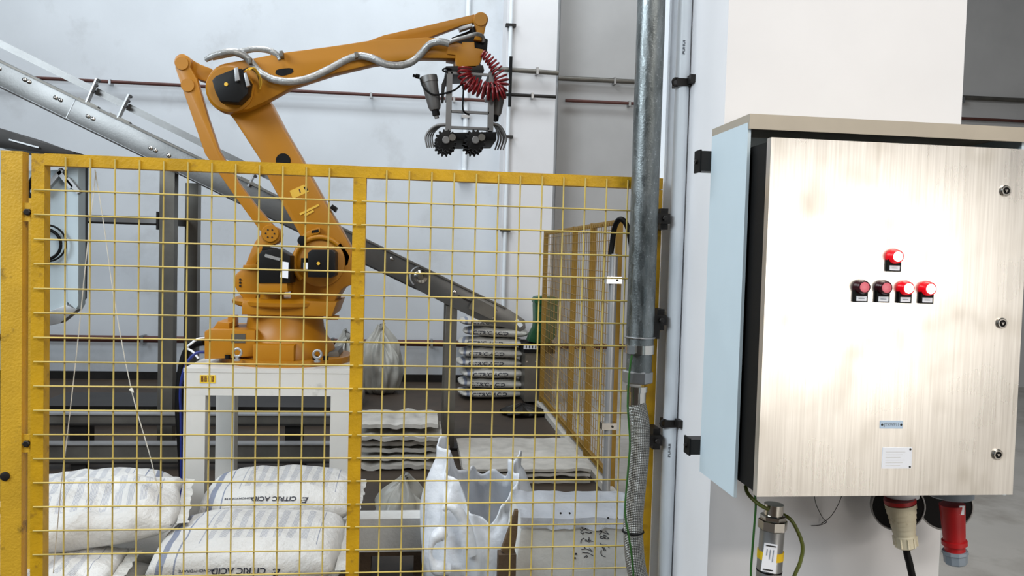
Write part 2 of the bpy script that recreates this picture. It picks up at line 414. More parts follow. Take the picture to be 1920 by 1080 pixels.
def wire_mesh(p0, p1, r, name, mat=None):
    bm = bmesh.new(); d = (Vector(p1)-Vector(p0)); L = d.length; d.normalize()
    N = d.cross(Vector((0, 1, 0))).normalized(); B = d.cross(N)
    ra = [[bm.verts.new(Vector(p)+(N*math.cos(a*math.pi/3)+B*math.sin(a*math.pi/3))*r) for a in range(6)] for p in (p0, p1)]
    for a in range(6): bm.faces.new([ra[0][a], ra[0][(a+1) % 6], ra[1][(a+1) % 6], ra[1][a]])
    bmesh.ops.recalc_face_normals(bm, faces=bm.faces)
    for f in bm.faces: f.smooth = True
    me = bpy.data.meshes.new(name); bm.to_mesh(me); bm.free(); me.materials.append(mat or m_wire); return me
vw = wire_mesh((0, 0, .09), (0, 0, fz_top-.008), .0026, 'wire_upright')
xs = [-1.063+.0712*i for i in range(12)]+[-.102+.0712*i for i in range(13)]
for x in xs: link('wire', vw, None, root, (x, YF-.0235, 0))
hl = wire_mesh((FX0+.012, 0, 0), (-.206+.012, 0, 0), .0026, 'wire_level_left'); hr = wire_mesh((-.166-.012, 0, 0), (FX1-.04+.01, 0, 0), .0026, 'wire_level_right')
for i in range(23):
    z = 1.759-.0744*i
    link('wire', hl, None, root, (0, YF-.0285, z)); link('wire', hr, None, root, (0, YF-.0288, z))

# big square post beside the gate edge
pt = thing('fence_post', 'thick worn yellow square steel post at left of the mesh fence', 'post', (-1.224, 2.6, 0))
PX0, PX1 = at(1, 600, 2.585).x, at(41, 600, 2.585).x
box('post_tube', PX0, PX1, 2.585, 2.625, 0, 1.868, m_yel2, pt, .006)
box('post_cap', PX0-.0005, PX1+.0005, 2.5845, 2.6255, 1.868, 1.874, m_yel2, pt, .003)
for py in (398, 830):
    z = at(55, py, 2.6).z
    b = box('hinge_tab', PX1, FX0, 2.59, 2.597, z-.028, z+.028, m_yel2, pt, .001)
    lathe('bolt', ((PX1+FX0)/2, 2.59, z), (0, -1, 0), [(0, .011), (.008, .011), (.01, .008)], m_dark, b, 6)
z = at(10, 897, 2.56).z
lathe('bolt_hole_plug', (at(10, 897, 2.585).x, 2.587, z), (0, -1, 0), [(0, .014), (.006, .014), (.008, .008)], m_dark, pt, 12)
# the neighbouring post seen in the gap
pr = thing('fence_post', 'brown-yellow slotted post seen in the gap behind the thick yellow post', 'post', (-1.28, 2.95, 0))
gx = at(60, 600, 2.95).x
box('post_tube', gx-.02, gx+.02, 2.93, 2.97, 0, at(60, 372, 2.95).z, m_yel2, pr, .003)
for py in (520, 590):
    z = at(50, py, 2.94).z
    box('latch_plate', gx-.045, gx-.02, 2.935, 2.945, z-.09, z+.05, m_dark, pr, .002)
# white strings knotted to the top rail
YS = YF+.045
sa = tube('string', [at(180, 322, YS), at(162, 480, YS), at(146, 640, YS), at(128, 800, YS), at(116, 900, YS), at(100, 1075, YS)], .0016, m_wirew, None, 5, 3)
tag(sa, 'thin white string hanging straight down behind the left of the fence', 'string')
sb = tube('string', [at(178, 318, YS), at(196, 430, YS), at(214, 560, YS), at(246, 730, YS), at(280, 850, YS), at(303, 945, YS)], .0016, m_wirew, None, 5, 3)
tag(sb, 'thin knotted white string slanting down to the right behind the fence', 'string')
tube('knot', [at(246, 728, YS), at(250, 735, YS-.004), at(243, 730, YS)], .003, m_wirew, sb, 5, 2)

# ------------------------------------------------------------------ side fence receding along the right of the cell
XS = 1.35
sf = thing('side_fence', 'yellow mesh fence receding along the right side of the cell', 'fence', (XS, 6.5, 0))
posts = [8.4, 6.82, 6.1, 5.3]
for i, y in enumerate(posts):
    h = 1.868
    box('fence_upright', XS-.022, XS+.022, y-.022, y+.022, 0, h, m_yeldim, sf, .003)
box('top_rail', XS-.018, XS+.018, 5.32, 8.38, 1.832, 1.864, m_yeldim, sf, .003)
box('bottom_rail', XS-.018, XS+.018, 5.32, 8.38, .08, .115, m_yeldim, sf, .003)
sv = wire_mesh((0, 0, .1), (0, 0, 1.85), .0025, 'wire_side_upright', m_wiredim)
y = 5.36
while y < 8.38: link('wire', sv, None, sf, (XS-.021, y, 0)); y += .0725
sh = wire_mesh((0, 5.33, 0), (0, 8.37, 0.0001), .0025, 'wire_side_level', m_wiredim)
for i in range(24): link('wire', sh, None, sf, (XS-.026, 0, .13+.0725*i))
# silver pole with a black hose at the near end of the side fence
XP = XS-.075; YP = 5.16
sp = thing('sensor_pole', 'slim silver pole with two clamps beside the near end of side fence', 'pole', (XP, YP, 0))
px_ = at(1147, 600, YP).x
cyl('pole_tube', (px_, YP, 0), (px_, YP, at(1147, 476, YP).z), .027, m_alu, sp, 14)
for py in (525, 798):
    z = at(1145, py, YP).z
    c = box('pole_clamp', px_-.05, px_+.05, YP-.035, YP+.035, z-.022, z+.022, m_chrome, sp, .006)
    lathe('clamp_bolt', (px_+.02, YP-.036, z), (0, -1, 0), [(0, .008), (.006, .008)], m_dark, c, 6)
hz = tube('hose', [at(1145, 478, YP), at(1148, 455, YP), at(1153, 425, YP-.03), at(1163, 411, YP-.08), at(1175, 422, YP-.1), at(1183, 455, YP-.1), at(1187, 500, YP-.1), at(1190, 560, YP-.1), at(1196, 640, YP-.1)], .018, m_black, None, 10, 6)
tag(hz, 'black hose arching over the top of the silver pole', 'hose')

# ------------------------------------------------------------------ services on the pier's left face
XPI = .855
tr = thing('cable_trunking', 'white square cable trunking running up the left face of the pier', 'trunking', (.845, 2.67, 0))
box('trunking_channel', .822, .855, 2.63, 2.70, 0, 5.8, m_whitep, tr, .003)
box('trunking_lid', .816, .8225, 2.625, 2.705, 0, 5.8, m_whitep, tr, .002)
pv = thing('pvc_pipe', 'white plastic pipe clipped to the left face of the pier', 'pipe', (.832, 2.515, 0))
cyl('pipe_tube', (.832, 2.515, 0), (.832, 2.515, 5.8), .0225, m_pvc, pv, 20)
for py in (157, 425 if False else 792):
    z = at(1282, py, 2.515).z
    c = box('pipe_clip', .806, .856, 2.49, 2.54, z-.012, z+.012, m_dark, pv, .004)
    tube('clip_loop', torus_pts((.806, 2.497, z), (1, 0, 0), (0, 0, 1), .012, 10), .004, m_dark, c, 6, 1)
    box('clip_tail', .84, .856, 2.455, 2.49, z-.006, z+.018, m_dark, c, .003)
for py in (88, 845):
    z = at(1278, py, 2.49).z
    text_flat('pipe_print', 'PUHUI', .011, (.826, 2.4915, z), (0, 0, 1), (-1, 0, 0), m_ink, pv, 1.4)
# galvanised riser
GX, GY, GR = .717, 2.5, .0445
gz = at(1206, 672, GY).z
gp = thing('galvanised_pipe', 'thick galvanised steel pipe coming down in front of the fence beside pier', 'pipe', (GX, GY, gz))
cyl('pipe_tube', (GX, GY, gz+.02), (GX, GY, 5.8), GR, m_galv, gp, 36)
z1 = at(1206, 692, GY).z; z2 = at(1206, 718, GY).z
lathe('coupling', (GX, GY, gz+.045), (0, 0, -1), [(0, .041), (.085, .041), (.1, .036)], m_galv, gp, 24)
st = lathe('band_clamp', (GX, GY, at(1206, 653, GY).z+.012), (0, 0, -1), [(0, .0445), (.0, .0475), (.028, .0475), (.028, .0445)], m_chrome, gp, 32)
box('clamp_screw', GX-.05, GX-.03, GY-.055, GY-.035, gz+.02, gz+.045, m_steel, st, .003)
lathe('hex_nut', (GX-.003, GY, z1-.005), (0, 0, -1), [(0, .044), (.004, .048), (.036, .048), (.04, .044)], m_steel, gp, 6, .3, smooth=False)
lathe('nut_seal', (GX, GY, z1+.012), (0, 0, -1), [(0, .037), (.02, .037)], m_black, gp, 20)
lathe('hose_ferrule', (GX-.004, GY, z2-.01), (0, 0, -1), [(0, .034), (.018, .034), (.019, .030), (.06, .030)], m_chrome, gp, 24)
wr = tube('wire_tie', torus_pts((GX, GY, at(1206, 632, GY).z), (1, 0, 0), (0, 1, 0), GR+.003, 24), .003, m_steel, gp, 6, 1)
def riser_bracket(py, big):
    z = at(1240, py, GY).z
    b = box('wall_bracket', GX+GR-.012, .800, GY-.012, GY+.012, z-.016, z+.016, m_dark, gp, .003)
    box('bracket_foot', .776, .800, GY+.012, YF-.02, z-.034, z+.034, m_dark, b, .004)
    lathe('bracket_bolt', (GX+GR+.02, GY-.012, z), (0, -1, 0), [(0, .009), (.01, .009), (.012, .006)], m_dark, b, 6)
    if big: box('bracket_arm', GX+GR-.012, GX+GR+.016, GY-.014, GY+.014, z-.06, z-.01, m_dark, b, .003)
for py, big in ((410, 0), (600, 1), (825, 0)): riser_bracket(py, big)
# flexible hose below it
fy = GY
fh = tube('braided_hose', [Vector((GX-.006, fy, z2-.065)), at(1200, 800, fy), at(1198, 860, fy-.01), at(1191, 930, fy-.015), at(1187, 985, fy-.02), at(1192, 1060, fy-.02), at(1210, 1150, fy-.02), at(1222, 1400, fy-.02), Vector((at(1225, 1400, fy).x, fy-.02, .03))], .0315, m_braid, None, 28, 6)
tag(fh, 'braided steel hose hanging from the galvanised pipe in front of the fence', 'hose')
tz = at(1186, 992, fy).z
tube('cable_tie', torus_pts((at(1187, 992, fy-.02).x, fy-.02, tz), (1, 0, 0), (0, 1, 0), .034, 18), .0028, m_black, fh, 6, 1)
ew = tube('earth_wire', [at(1185, 665, fy-.05), at(1180, 700, fy-.05), at(1177, 760, fy-.04), at(1181, 830, fy-.04), at(1176, 900, fy-.045), at(1172, 960, fy-.055), at(1180, 1010, fy-.06), at(1188, 1080, fy-.06), at(1192, 1200, fy-.06), Vector((at(1192, 1200, fy-.06).x, fy-.06, .01))], .0032, m_gwire, None, 6, 5)
tag(ew, 'thin green earth wire running down the braided hose', 'wire')

# ------------------------------------------------------------------ control cabinet on the pier
for k, (za, zb) in enumerate(((1.85, 1.906), (1.055, 1.098))):
    r = thing('mounting_rail', ('upper' if k == 0 else 'lower')+' dark steel rail end poking out behind the cabinet hood', 'rail', (1.2, 2.18, za))
    box('channel', .775, 1.60, 2.155, 2.2, za, zb, m_dark, r, .002)
    box('end_cap', .771, .7755, 2.153, 2.2, za-.003, zb+.003, m_black, r, .002)
    lathe('cap_stud', (.771, 2.178, (za+zb)/2), (-1, 0, 0), [(0, .007), (.006, .007)], m_dark, r, 8)
hood = thing('cabinet_hood', 'pale blue-grey open-fronted hood box around the steel cabinet', 'hood', (1.17, 2.03, 1.0))
HX0, HX1, HZ0, HZ1 = .804, 1.55, 1.008, 1.966
box('side_plate', HX0, HX0+.008, 1.91, 2.155, HZ0, HZ1-.02, m_bluegrey, hood, .001)
box('side_plate', HX1-.008, HX1, 1.91, 2.155, HZ0, HZ1-.02, m_bluegrey, hood, .001)
box('back_plate', HX0+.008, HX1-.008, 2.14, 2.155, HZ0, HZ1-.02, m_bluegrey, hood, .001)
tp = box('roof_plate', HX0, HX1, 1.912, 2.155, HZ1-.02, HZ1, m_beige, hood, .001)
box('front_lip', HX0, HX1, 1.902, 1.912, HZ1-.037, HZ1, m_beige, tp, .002)
cab = thing('control_cabinet', 'brushed stainless steel control cabinet with red indicator lamps on the pier', 'cabinet', (1.14, 1.96, 1.045))
CX0, CX1, CZ0, CZ1, CYD = .813, 1.474, 1.045, 1.893, 1.795
box('body', CX0+.006, CX1-.006, CYD+.02, 2.139, CZ0+.004, CZ1-.006, m_black, cab, .004)  # stainless sides, the dark zone they mirror is painted on as black
door = box('door', CX0, CX1, CYD, CYD+.022, CZ0, CZ1, m_door, cab, .004)
for px, py in ((1884, 358), (1877, 606), (1869, 852)):
    p = at(px, py, CYD)
    lk = lathe('quarter_turn_lock', p, (0, -1, 0), [(0, .0135), (.004, .0135), (.006, .0115), (.006, .0085), (.003, .008)], m_chrome, cab, 24)
    lathe('keyhole', p+Vector((0, -.0032, 0)), (0, -1, 0), [(0, .0078), (.001, .0078)], m_black, lk, 20)
    lathe('key_stud', p+Vector((0, -.004, 0)), (0, -1, 0), [(0, .0052), (.003, .0048)], m_chrome, lk, 3, math.pi/2, smooth=False)
m_litface = M('lit_lens_face', (255, 235, 235), .3, emit=(255, 225, 225), estr=3.0)
m_litbody = M('lit_lens_body', (200, 6, 24), .25, emit=(235, 0, 24), estr=.45)
m_offface = M('unlit_lens_face', (226, 104, 118), .3, var=.08, scale=60)
m_offbody = M('unlit_lens_body', (52, 12, 20), .2)
for (px, py, lit) in ((1674, 481, 1), (1612, 538, 0), (1653, 539, 0), (1694, 540, 1), (1735, 541, 1)):
    p = at(px, py, CYD)
    lp = lathe('indicator_lamp', p, (0, -1, 0), [(0, .0185), (.007, .0185), (.010, .0165), (.018, .0162), (.021, .0148), (.0215, .0138)], m_litbody if lit else m_offbody, cab, 28)
    lp['label'] = 'glowing red indicator lamp' if lit else 'unlit dark red indicator lamp'
    lathe('lens_face', p+Vector((0, -.0213, 0)), (0, -1, 0), [(0, .0122), (.0008, .0118), (.0012, .010)], m_litface if lit else m_offface, lp, 28)
    h = box('label_holder', p.x-.0165, p.x+.0165, CYD-.009, CYD, p.z-.036, p.z-.006, m_black, lp, .001)
    lb = box('label_strip', p.x-.0125, p.x+.0125, CYD-.0105, CYD-.009, p.z-.033, p.z-.0215, m_label, lp)
    lw = bmesh.new(); add_box(lw, p.x-.008, p.x+.007, CYD-.0108, CYD-.0104, p.z-.0282, p.z-.0266); finish(lw, 'label_print', m_greyplug, lp, (p.x, CYD, p.z-.028))
p = at(1671, 796, CYD)
npl = box('name_plate', p.x-.029, p.x+.029, CYD-.002, CYD, p.z-.0095, p.z+.0095, m_plate, cab, .0008)
text_flat('plate_text', 'JTXWP11', .0105, p+Vector((0, -.0024, 0)), (1, 0, 0), (0, 0, 1), m_greyplug, npl, .9)
for s in (-1, 1): lathe('rivet', p+Vector((s*.0245, -.002, 0)), (0, -1, 0), [(0, .003), (.0015, .002)], m_dark, npl, 10)
p = at(1680, 858, CYD); c0 = at(1709, 839, CYD); c1 = at(1707, 878, CYD)
rp = box('rating_plate', p.x-.036, c0.x+.001, CYD-.002, CYD, c1.z, c0.z, m_cream if False else m_label, cab, .0008)
for q in (c0+Vector((-.004, -.002, -.004)), c1+Vector((-.003, -.002, .004))): lathe('rivet', q, (0, -1, 0), [(0, .0028), (.0015, .002)], m_dark, rp, 10)
bm = bmesh.new()
for i in range(6): add_box(bm, p.x-.028, p.x+.022-.006*(i % 3), CYD-.0023, CYD-.0019, c0.z-.010-i*.0066-.0006, c0.z-.010-i*.0066)
finish(bm, 'plate_print', m_card, rp, (p.x, CYD, p.z))

# socket flanges and hinged lids under the cabinet
def lid(px, py, Y, r):
    c = at(px, py, Y); ax = Vector((-.30, -.94, -.10))
    l = lathe('socket_lid', c-ax.normalized()*.02, ax, [(0, r*.9), (.004, r), (.022, r), (.023, r*.95), (.010, r*.93), (.009, r*.4)], m_rim, cab, 36)
    lathe('lid_gasket', c-ax.normalized()*.0105, ax, [(0, r*.925), (.010, r*.925)], m_black, l, 36)
lid(1684, 950, 2.09, .072); lid(1774, 950, 2.09, .072)
sA = at(1688, 934, 1.95); sB = at(1780, 934, 1.95)
lathe('socket_flange', (sA.x, 1.95, CZ0+.004), (0, 0, -1), [(0, .045), (CZ0-at(1688, 936, 1.93).z, .045), (CZ0-at(1688, 936, 1.93).z+.004, .040)], m_whitep, cab, 32)
lathe('socket_flange', (sB.x, 1.95, CZ0+.004), (0, 0, -1), [(0, .058), (CZ0-at(1780, 942, 1.90).z, .058), (CZ0-at(1780, 942, 1.90).z+.004, .052)], m_greyplug, cab, 32)
def pl_axis(a, b, Y): return at(*a, Y), at(*b, Y)
a, b = pl_axis((1687, 936), (1699, 1026), 1.93)
pg = thing('power_plug', 'grubby cream ribbed power plug with red ring under the cabinet', 'plug', b)
ax = (b-a); L = ax.length
prof = [(0, .039), (L*.08, .039)]
prof2 = [(L*.08, .0385)]
for i in range(6):
    t0 = .12+.1*i; r = .038-.0019*i
    prof2 += [(L*t0, r), (L*(t0+.06), r), (L*(t0+.065), r-.002), (L*(t0+.095), r-.002)]
prof2 += [(L*.73, .0262), (L*.75, .028), (L*.97, .0265), (L, .022)]
lathe('plug_body', a, ax, prof2, m_cream, pg, 28)
lathe('ring', a-ax*.02, ax, prof, m_redplug, pg, 32)
for k in range(10):
    an = k*math.pi/5; N = ax.normalized().cross(Vector((0, 1, 0))).normalized(); B = ax.normalized().cross(N)
    q = a+ax*.76+(N*math.cos(an)+B*math.sin(an))*.0272
    bar('grip_rib', q, q+ax*.2, .005, .004, m_cream, pg)
cb = tube('cable', [b-ax*.05, b+(b-a)*.15, at(1706, 1060, 1.93), at(1714, 1110, 1.93), at(1722, 1250, 1.93), Vector((at(1722, 1250, 1.93).x, 1.93, .012))], .009, m_black, None, 12, 5)
tag(cb, 'black cable hanging from the cream plug', 'cable')
a, b = pl_axis((1785, 945), (1792, 1056), 1.93)
pg = thing('power_plug', 'red power plug with grey end cap under the cabinet', 'plug', b)
ax = b-a; L = ax.length
lathe('plug_body', a, ax, [(0, .031), (L*.5, .0275), (L*.6, .0265), (L*.61, .031), (L*.68, .031), (L*.69, .025), (L*.8, .025)], m_redplug, pg, 28)
lathe('end_cap', a+ax*.78, ax, [(0, .031), (L*.05, .032), (L*.07, .029), (L*.2, .028), (L*.22, .026)], m_greyplug, pg, 10, smooth=False)
q = at(1803, 957, 1.90)
box('rating_label', q.x-.006, q.x+.008, 1.9, 1.903, q.z-.012, q.z+.012, m_label, pg)
# cable gland with conduit
a, b = at(1452, 936, 1.95), at(1441, 1085, 1.95)
gl = thing('cable_gland', 'nickel plated cable gland and conduit fitting under left of the cabinet', 'cable gland', b)
ax = b-a; L = ax.length; zt = CZ0+.004
lathe('lock_nut', Vector((a.x, 1.95, zt)), ax, [(0, 0.0288), (.002, 0.0306), (.022, 0.0306), (.024, 0.0288)], m_chrome, gl, 6, .2, smooth=False)
lathe('nipple', a+ax*.06, ax, [(0, 0.0246), (L*.2, 0.0246)], m_chrome, gl, 28)
lathe('collar_nut', a+ax*.19, ax, [(0, 0.0300), (.003, 0.0324), (.013, 0.0324), (.015, 0.0300)], m_chrome, gl, 6, .5, smooth=False)
lathe('gland_nut', a+ax*.25, ax, [(0, 0.0336), (.002, 0.0366), (.024, 0.0366), (.027, 0.0324)], m_chrome, gl, 8, .3, smooth=False)
lathe('gland_body', a+ax*.38, ax, [(0, 0.0312), (L*.34, 0.0306), (L*.36, 0.0324), (L*.66, 0.0322)], m_steel, gl, 32)
lathe('colour_band', a+ax*.64, ax, [(0, 0.0334), (L*.10, 0.0334)], m_tapey, gl, 32)
lathe('bead', a+ax*.88, ax, [(0, 0.0330), (.004, 0.0330)], m_black, gl, 24)
cq = a+ax*1.04
cd = tube('flexible_conduit', [cq, cq+ax*.5, at(1425, 1250, 1.95), Vector((at(1420, 1300, 1.95).x, 1.95, .02))], .0315, m_braid, None, 24, 6)
tag(cd, 'braided metal conduit running down from the cable gland under the cabinet', 'conduit')
tgp = [at(1434, 1018, 1.912), at(1458, 1022, 1.912), at(1454, 1076, 1.912), at(1427, 1070, 1.912)]
bm = bmesh.new(); vs = [bm.verts.new(v) for v in tgp]; vb = [bm.verts.new(v+Vector((0, .002, 0))) for v in tgp]
bm.faces.new(vs); bm.faces.new(vb[::-1])
for i in range(4): bm.faces.new([vs[i], vb[i], vb[(i+1) % 4], vs[(i+1) % 4]])
tg = finish(bm, 'cable_tag', m_label, None, tgp[0]); tag(tg, 'white plastic cable tag tied to the gland under the cabinet', 'tag')
def tpt(u, v): return tgp[0]+(tgp[1]-tgp[0])*u+(tgp[3]-tgp[0])*v+Vector((0, -.0012, 0))
for v in (.07, .93): tube('tag_tie', [tpt(.12, v), tpt(.88, v)], .0014, m_black, tg, 6, 1)
for u, v0, v1 in ((.25, .2, .42), (.5, .2, .55), (.75, .2, .62)):
    bar('tag_print', tpt(u, v0), tpt(u, v1), .0018, .0006, m_greyplug, tg, up=(0, 1, 0))
w1 = tube('earth_wire', [at(1398, 912, 1.98), at(1402, 925, 1.96), at(1416, 940, 1.94), at(1434, 952, 1.93), at(1455, 960, 1.97), at(1480, 972, 1.95), at(1495, 995, 1.95), at(1505, 1025, 1.95), at(1500, 1055, 1.95), at(1488, 1085, 1.95), at(1478, 1140, 1.95), Vector((at(1478, 1140, 1.95).x, 1.95, .01))], .0050, m_gyel, None, 8, 6)
tag(w1, 'green-yellow earth cable looping round the gland under the cabinet', 'wire')
w2 = tube('earth_wire', [at(1402, 905, 1.97), at(1413, 920, 1.95), at(1417, 945, 1.94), at(1414, 990, 1.94), at(1410, 1040, 1.94), at(1408, 1080, 1.94), at(1412, 1160, 1.94), Vector((at(1412, 1160, 1.94).x, 1.94, .01))], .0030, m_gwire, None, 6, 6)
tag(w2, 'thin green earth wire hanging straight beside the cable gland', 'wire')
fw = tube('loose_wire', [at(1526, 922, 2.12), at(1530, 945, 2.15), at(1542, 970, 2.17), at(1550, 979, 2.192), at(1535, 985, 2.195), at(1521, 986, 2.196)], .0011, m_dark, None, 5, 5)
tag(fw, 'short thin dark wire hanging from the underside of the cabinet near the gland', 'wire')
fw = tube('loose_wire', [at(1580, 924, 2.12), at(1572, 945, 2.15), at(1558, 968, 2.17), at(1540, 982, 2.192)], .0011, m_dark, None, 5, 5)
tag(fw, 'short thin dark wire crossing another one below the middle of the cabinet', 'wire')

# ------------------------------------------------------------------ robot stand
SX0, SX1, SY0, SY1, SZ = -1.134, -.315, 4.1, 4.85, 1.0
sd = thing('robot_stand', 'white painted steel table carrying the orange robot', 'stand', ((SX0+SX1)/2, 4.47, 0))
box('table_top', SX0-.002, SX1+.002, SY0-.002, SY1, SZ-.02, SZ, m_white, sd, .003)
box('apron', SX0, SX1, SY0, SY0+.1, SZ-.135, SZ-.02, m_white, sd, .003)
box('apron', SX0, SX1, SY1-.1, SY1, SZ-.135, SZ-.02, m_white, sd, .003)
box('apron', SX0, SX0+.1, SY0+.1, SY1-.1, SZ-.135, SZ-.02, m_white, sd, .003)
box('apron', SX1-.1, SX1, SY0+.1, SY1-.1, SZ-.135, SZ-.02, m_white, sd, .003)
for x in (SX0, SX1-.104):
    for y in (SY0+.0005, SY1-.1): box('leg', x, x+.104, y, y+.0995, .015, SZ-.135, m_white, sd, .003)
for x in (SX0+.052, SX1-.052):
    for y in (SY0+.05, SY1-.05): box('foot_plate', x-.09, x+.09, y-.09, y+.09, 0, .015, m_white, sd, .002)
q0 = at(375, 703, SY0); q1 = at(404, 718, SY0)
stk = box('warning_sticker', q0.x, q1.x, SY0-.003, SY0-.0005, q1.z, q0.z, m_sticker, sd)
for r in range(2):
    bm = bmesh.new()
    for k in range(4):
        cx = q0.x+(q1.x-q0.x)*(.17+.22*k); cz = q0.z+(q1.z-q0.z)*(.33+.36*r); w = .0066
        rng = random.Random(r*9+k)
        for i in range(3): add_box(bm, cx-w, cx+w-.003*rng.random(), SY0-.0036, SY0-.003, cz-w+.0055*i, cz-w+.0055*i+.0032)
        for i in range(2): add_box(bm, cx-w+.007*i, cx-w+.007*i+.0032, SY0-.0037, SY0-.003, cz-w, cz+w*(.6+.4*rng.random()))
    finish(bm, 'sticker_lettering', m_inkr, stk, q0)

# ------------------------------------------------------------------ palletising robot
YA = 4.30                                   # front plane of the arms
RB = Vector((-.705, 4.47, SZ))
rb = thing('palletising_robot', 'large orange four-axis robot arm on white stand', 'robot', RB)
# base
def ngon(cx, cy, rx, ry, n=8, ph=22.5): return [(cx+rx*math.cos(rad(ph+360*i/n)), cy+ry*math.sin(rad(ph+360*i/n))) for i in range(n)]
bm = bmesh.new()
P = rnd(ngon(RB.x+.01, 4.47, .37, .35), 2)
va = [bm.verts.new((x, y, SZ)) for x, y in P]; vb = [bm.verts.new((x, y, SZ+.032)) for x, y in P]
bm.faces.new(va[::-1]); bm.faces.new(vb)
for i in range(len(P)): bm.faces.new([va[i], va[(i+1) % len(P)], vb[(i+1) % len(P)], vb[i]])
finish(bm, 'base_plate', m_rob, rb, RB)
lathe('base_column', RB+Vector((0, 0, .032)), (0, 0, 1), [(0, .27), (.05, .262), (.10, .225), (.15, .205), (.19, .20), (.225, .20), (.226, .193), (.234, .193), (.235, .202), (.262, .204)], m_rob, rb, 40)
fb = prism('front_cover', pp([(474, 681), (474, 646), (551, 648), (551, 683)], 4.16), 4.16, 4.4, m_rob, rb, .006)
cbx = prism('connector_box', pp([(383, 673), (383, 622), (392, 617), (478, 620), (478, 668), (405, 673)], 4.22), 4.22, 4.62, m_rob, rb, .006)
prism('connector_hump', pp([(398, 618), (408, 603), (430, 606), (430, 619)], 4.28), 4.28, 4.5, m_rob, cbx, .004)
prism('cable_lug', pp([(427, 612), (427, 592), (441, 592), (441, 612)], 4.36), 4.36, 4.44, m_rob, cbx, .003)
prism('type_plate', pp([(434, 626), (460, 626), (460, 643), (434, 643)], 4.217), 4.217, 4.2195, m_steeld, cbx)
for px, py in ((445, 661), (595, 664)):
    c = at(px, py, 4.155)
    ring = tube('lifting_eye', torus_pts(c, (1, 0, 0), (0, 0, 1), .02, 20), .0065, m_alu, rb, 8, 1)
    lathe('eye_shank', c+Vector((0, 0, -.022)), (0, 0, -1), [(0, .009), (.008, .009), (.009, .016), (.02, .016)], m_alu, ring, 12)
for px, py in ((425, 672), (590, 673), (610, 671), (620, 656)):
    c = at(px, py, 4.2); lathe('base_bolt', (c.x, 4.22 if py > 660 else 4.6, SZ+.032), (0, 0, 1), [(0, .014), (.022, .014)], m_black, rb, 6)
prism('rear_foot', pp([(606, 676), (617, 660), (634, 658), (636, 668), (622, 679)], 4.35), 4.35, 4.6, m_steeld, rb, .004)
# rotating turret
zt = SZ+.032+.262
lathe('slew_flange', (RB.x, 4.47, zt), (0, 0, 1), [(0, .245), (.012, .275), (.03, .28), (.045, .262), (.05, .25)], m_rob, rb, 48)
tz0 = at(530, 590, 4.25).z
prism('turret_deck', pp([(453, 590), (453, 568), (462, 563), (560, 563), (632, 566), (622, 594)], 4.24), 4.24, 4.72, m_rob, rb, .01)
prism('slew_stop', pp([(612, 592), (633, 594), (633, 600), (612, 600)], 4.3), 4.3, 4.4, m_rob, rb, .002)
hs = prism('shoulder_housing', rnd(pp([(545, 572), (543, 520), (548, 478), (565, 452), (600, 438), (636, 446), (660, 478), (668, 515), (664, 533), (642, 540), (630, 560), (612, 594), (548, 592)], 4.33), 1), 4.33, 4.66, m_rob, rb, .012)
# raised rim round the shoulder gearbox and its motor
c = at(600, 492, 4.30); rr = (at(648, 492, 4.30)-at(600, 492, 4.30)).length
tube('gearbox_rim', torus_pts(c, (1, 0, 0), (0, 0, 1), rr, 30, 45, 225), .014, m_rob, hs, 8, 1)
lathe('gearbox_cover', (c.x, 4.34, c.z), (0, -1, 0), [(0, rr*.98), (.03, rr*.97), (.034, rr*.9)], m_rob, hs, 40)
mo = prism('shoulder_motor', pp([(577, 520), (577, 474), (584, 468), (622, 468), (628, 474), (628, 516), (620, 521)], 4.14), 4.14, 4.31, m_blackp, rb, .008)
lathe('motor_boss', at(597, 494, 4.139), (0, -1, 0), [(0, .009), (.004, .008)], m_robd, mo, 14)
box('motor_connector', at(566, 480, 4.2).x, at(576, 480, 4.2).x, 4.17, 4.24, at(570, 503, 4.2).z, at(570, 484, 4.2).z, m_black, mo, .003)
box('connector_plug', at(570, 490, 4.165).x, at(580, 490, 4.165).x, 4.15, 4.17, at(570, 504, 4.2).z, at(570, 492, 4.2).z, m_label, mo, .003)
# left motor with mount
mm = prism('motor_mount', pp([(481, 548), (481, 532), (488, 528), (538, 530), (540, 548)], 4.16), 4.16, 4.42, m_rob, rb, .006)
lathe('mount_neck', (at(510, 556, 4.3).x, 4.3, at(510, 569, 4.3).z), (0, 0, 1), [(0, .062), (.05, .06), (.08, .075)], m_rob, mm, 28)
m3 = prism('crank_motor', pp([(484, 531), (484, 478), (490, 470), (520, 466), (544, 480), (544, 531)], 4.15), 4.15, 4.36, m_blackp, rb, .008)
prism('motor_stripe', pp([(496, 479), (498, 476), (526, 484), (524, 489), (497, 482)], 4.146), 4.146, 4.149, m_alu, m3)
prism('motor_head', pp([(490, 472), (492, 462), (510, 464), (520, 470)], 4.18), 4.18, 4.32, m_black, m3, .004)
prism('paper_tag', pp([(525, 520), (528, 490), (541, 492), (540, 522)], 4.13), 4.13, 4.133, m_label, m3)
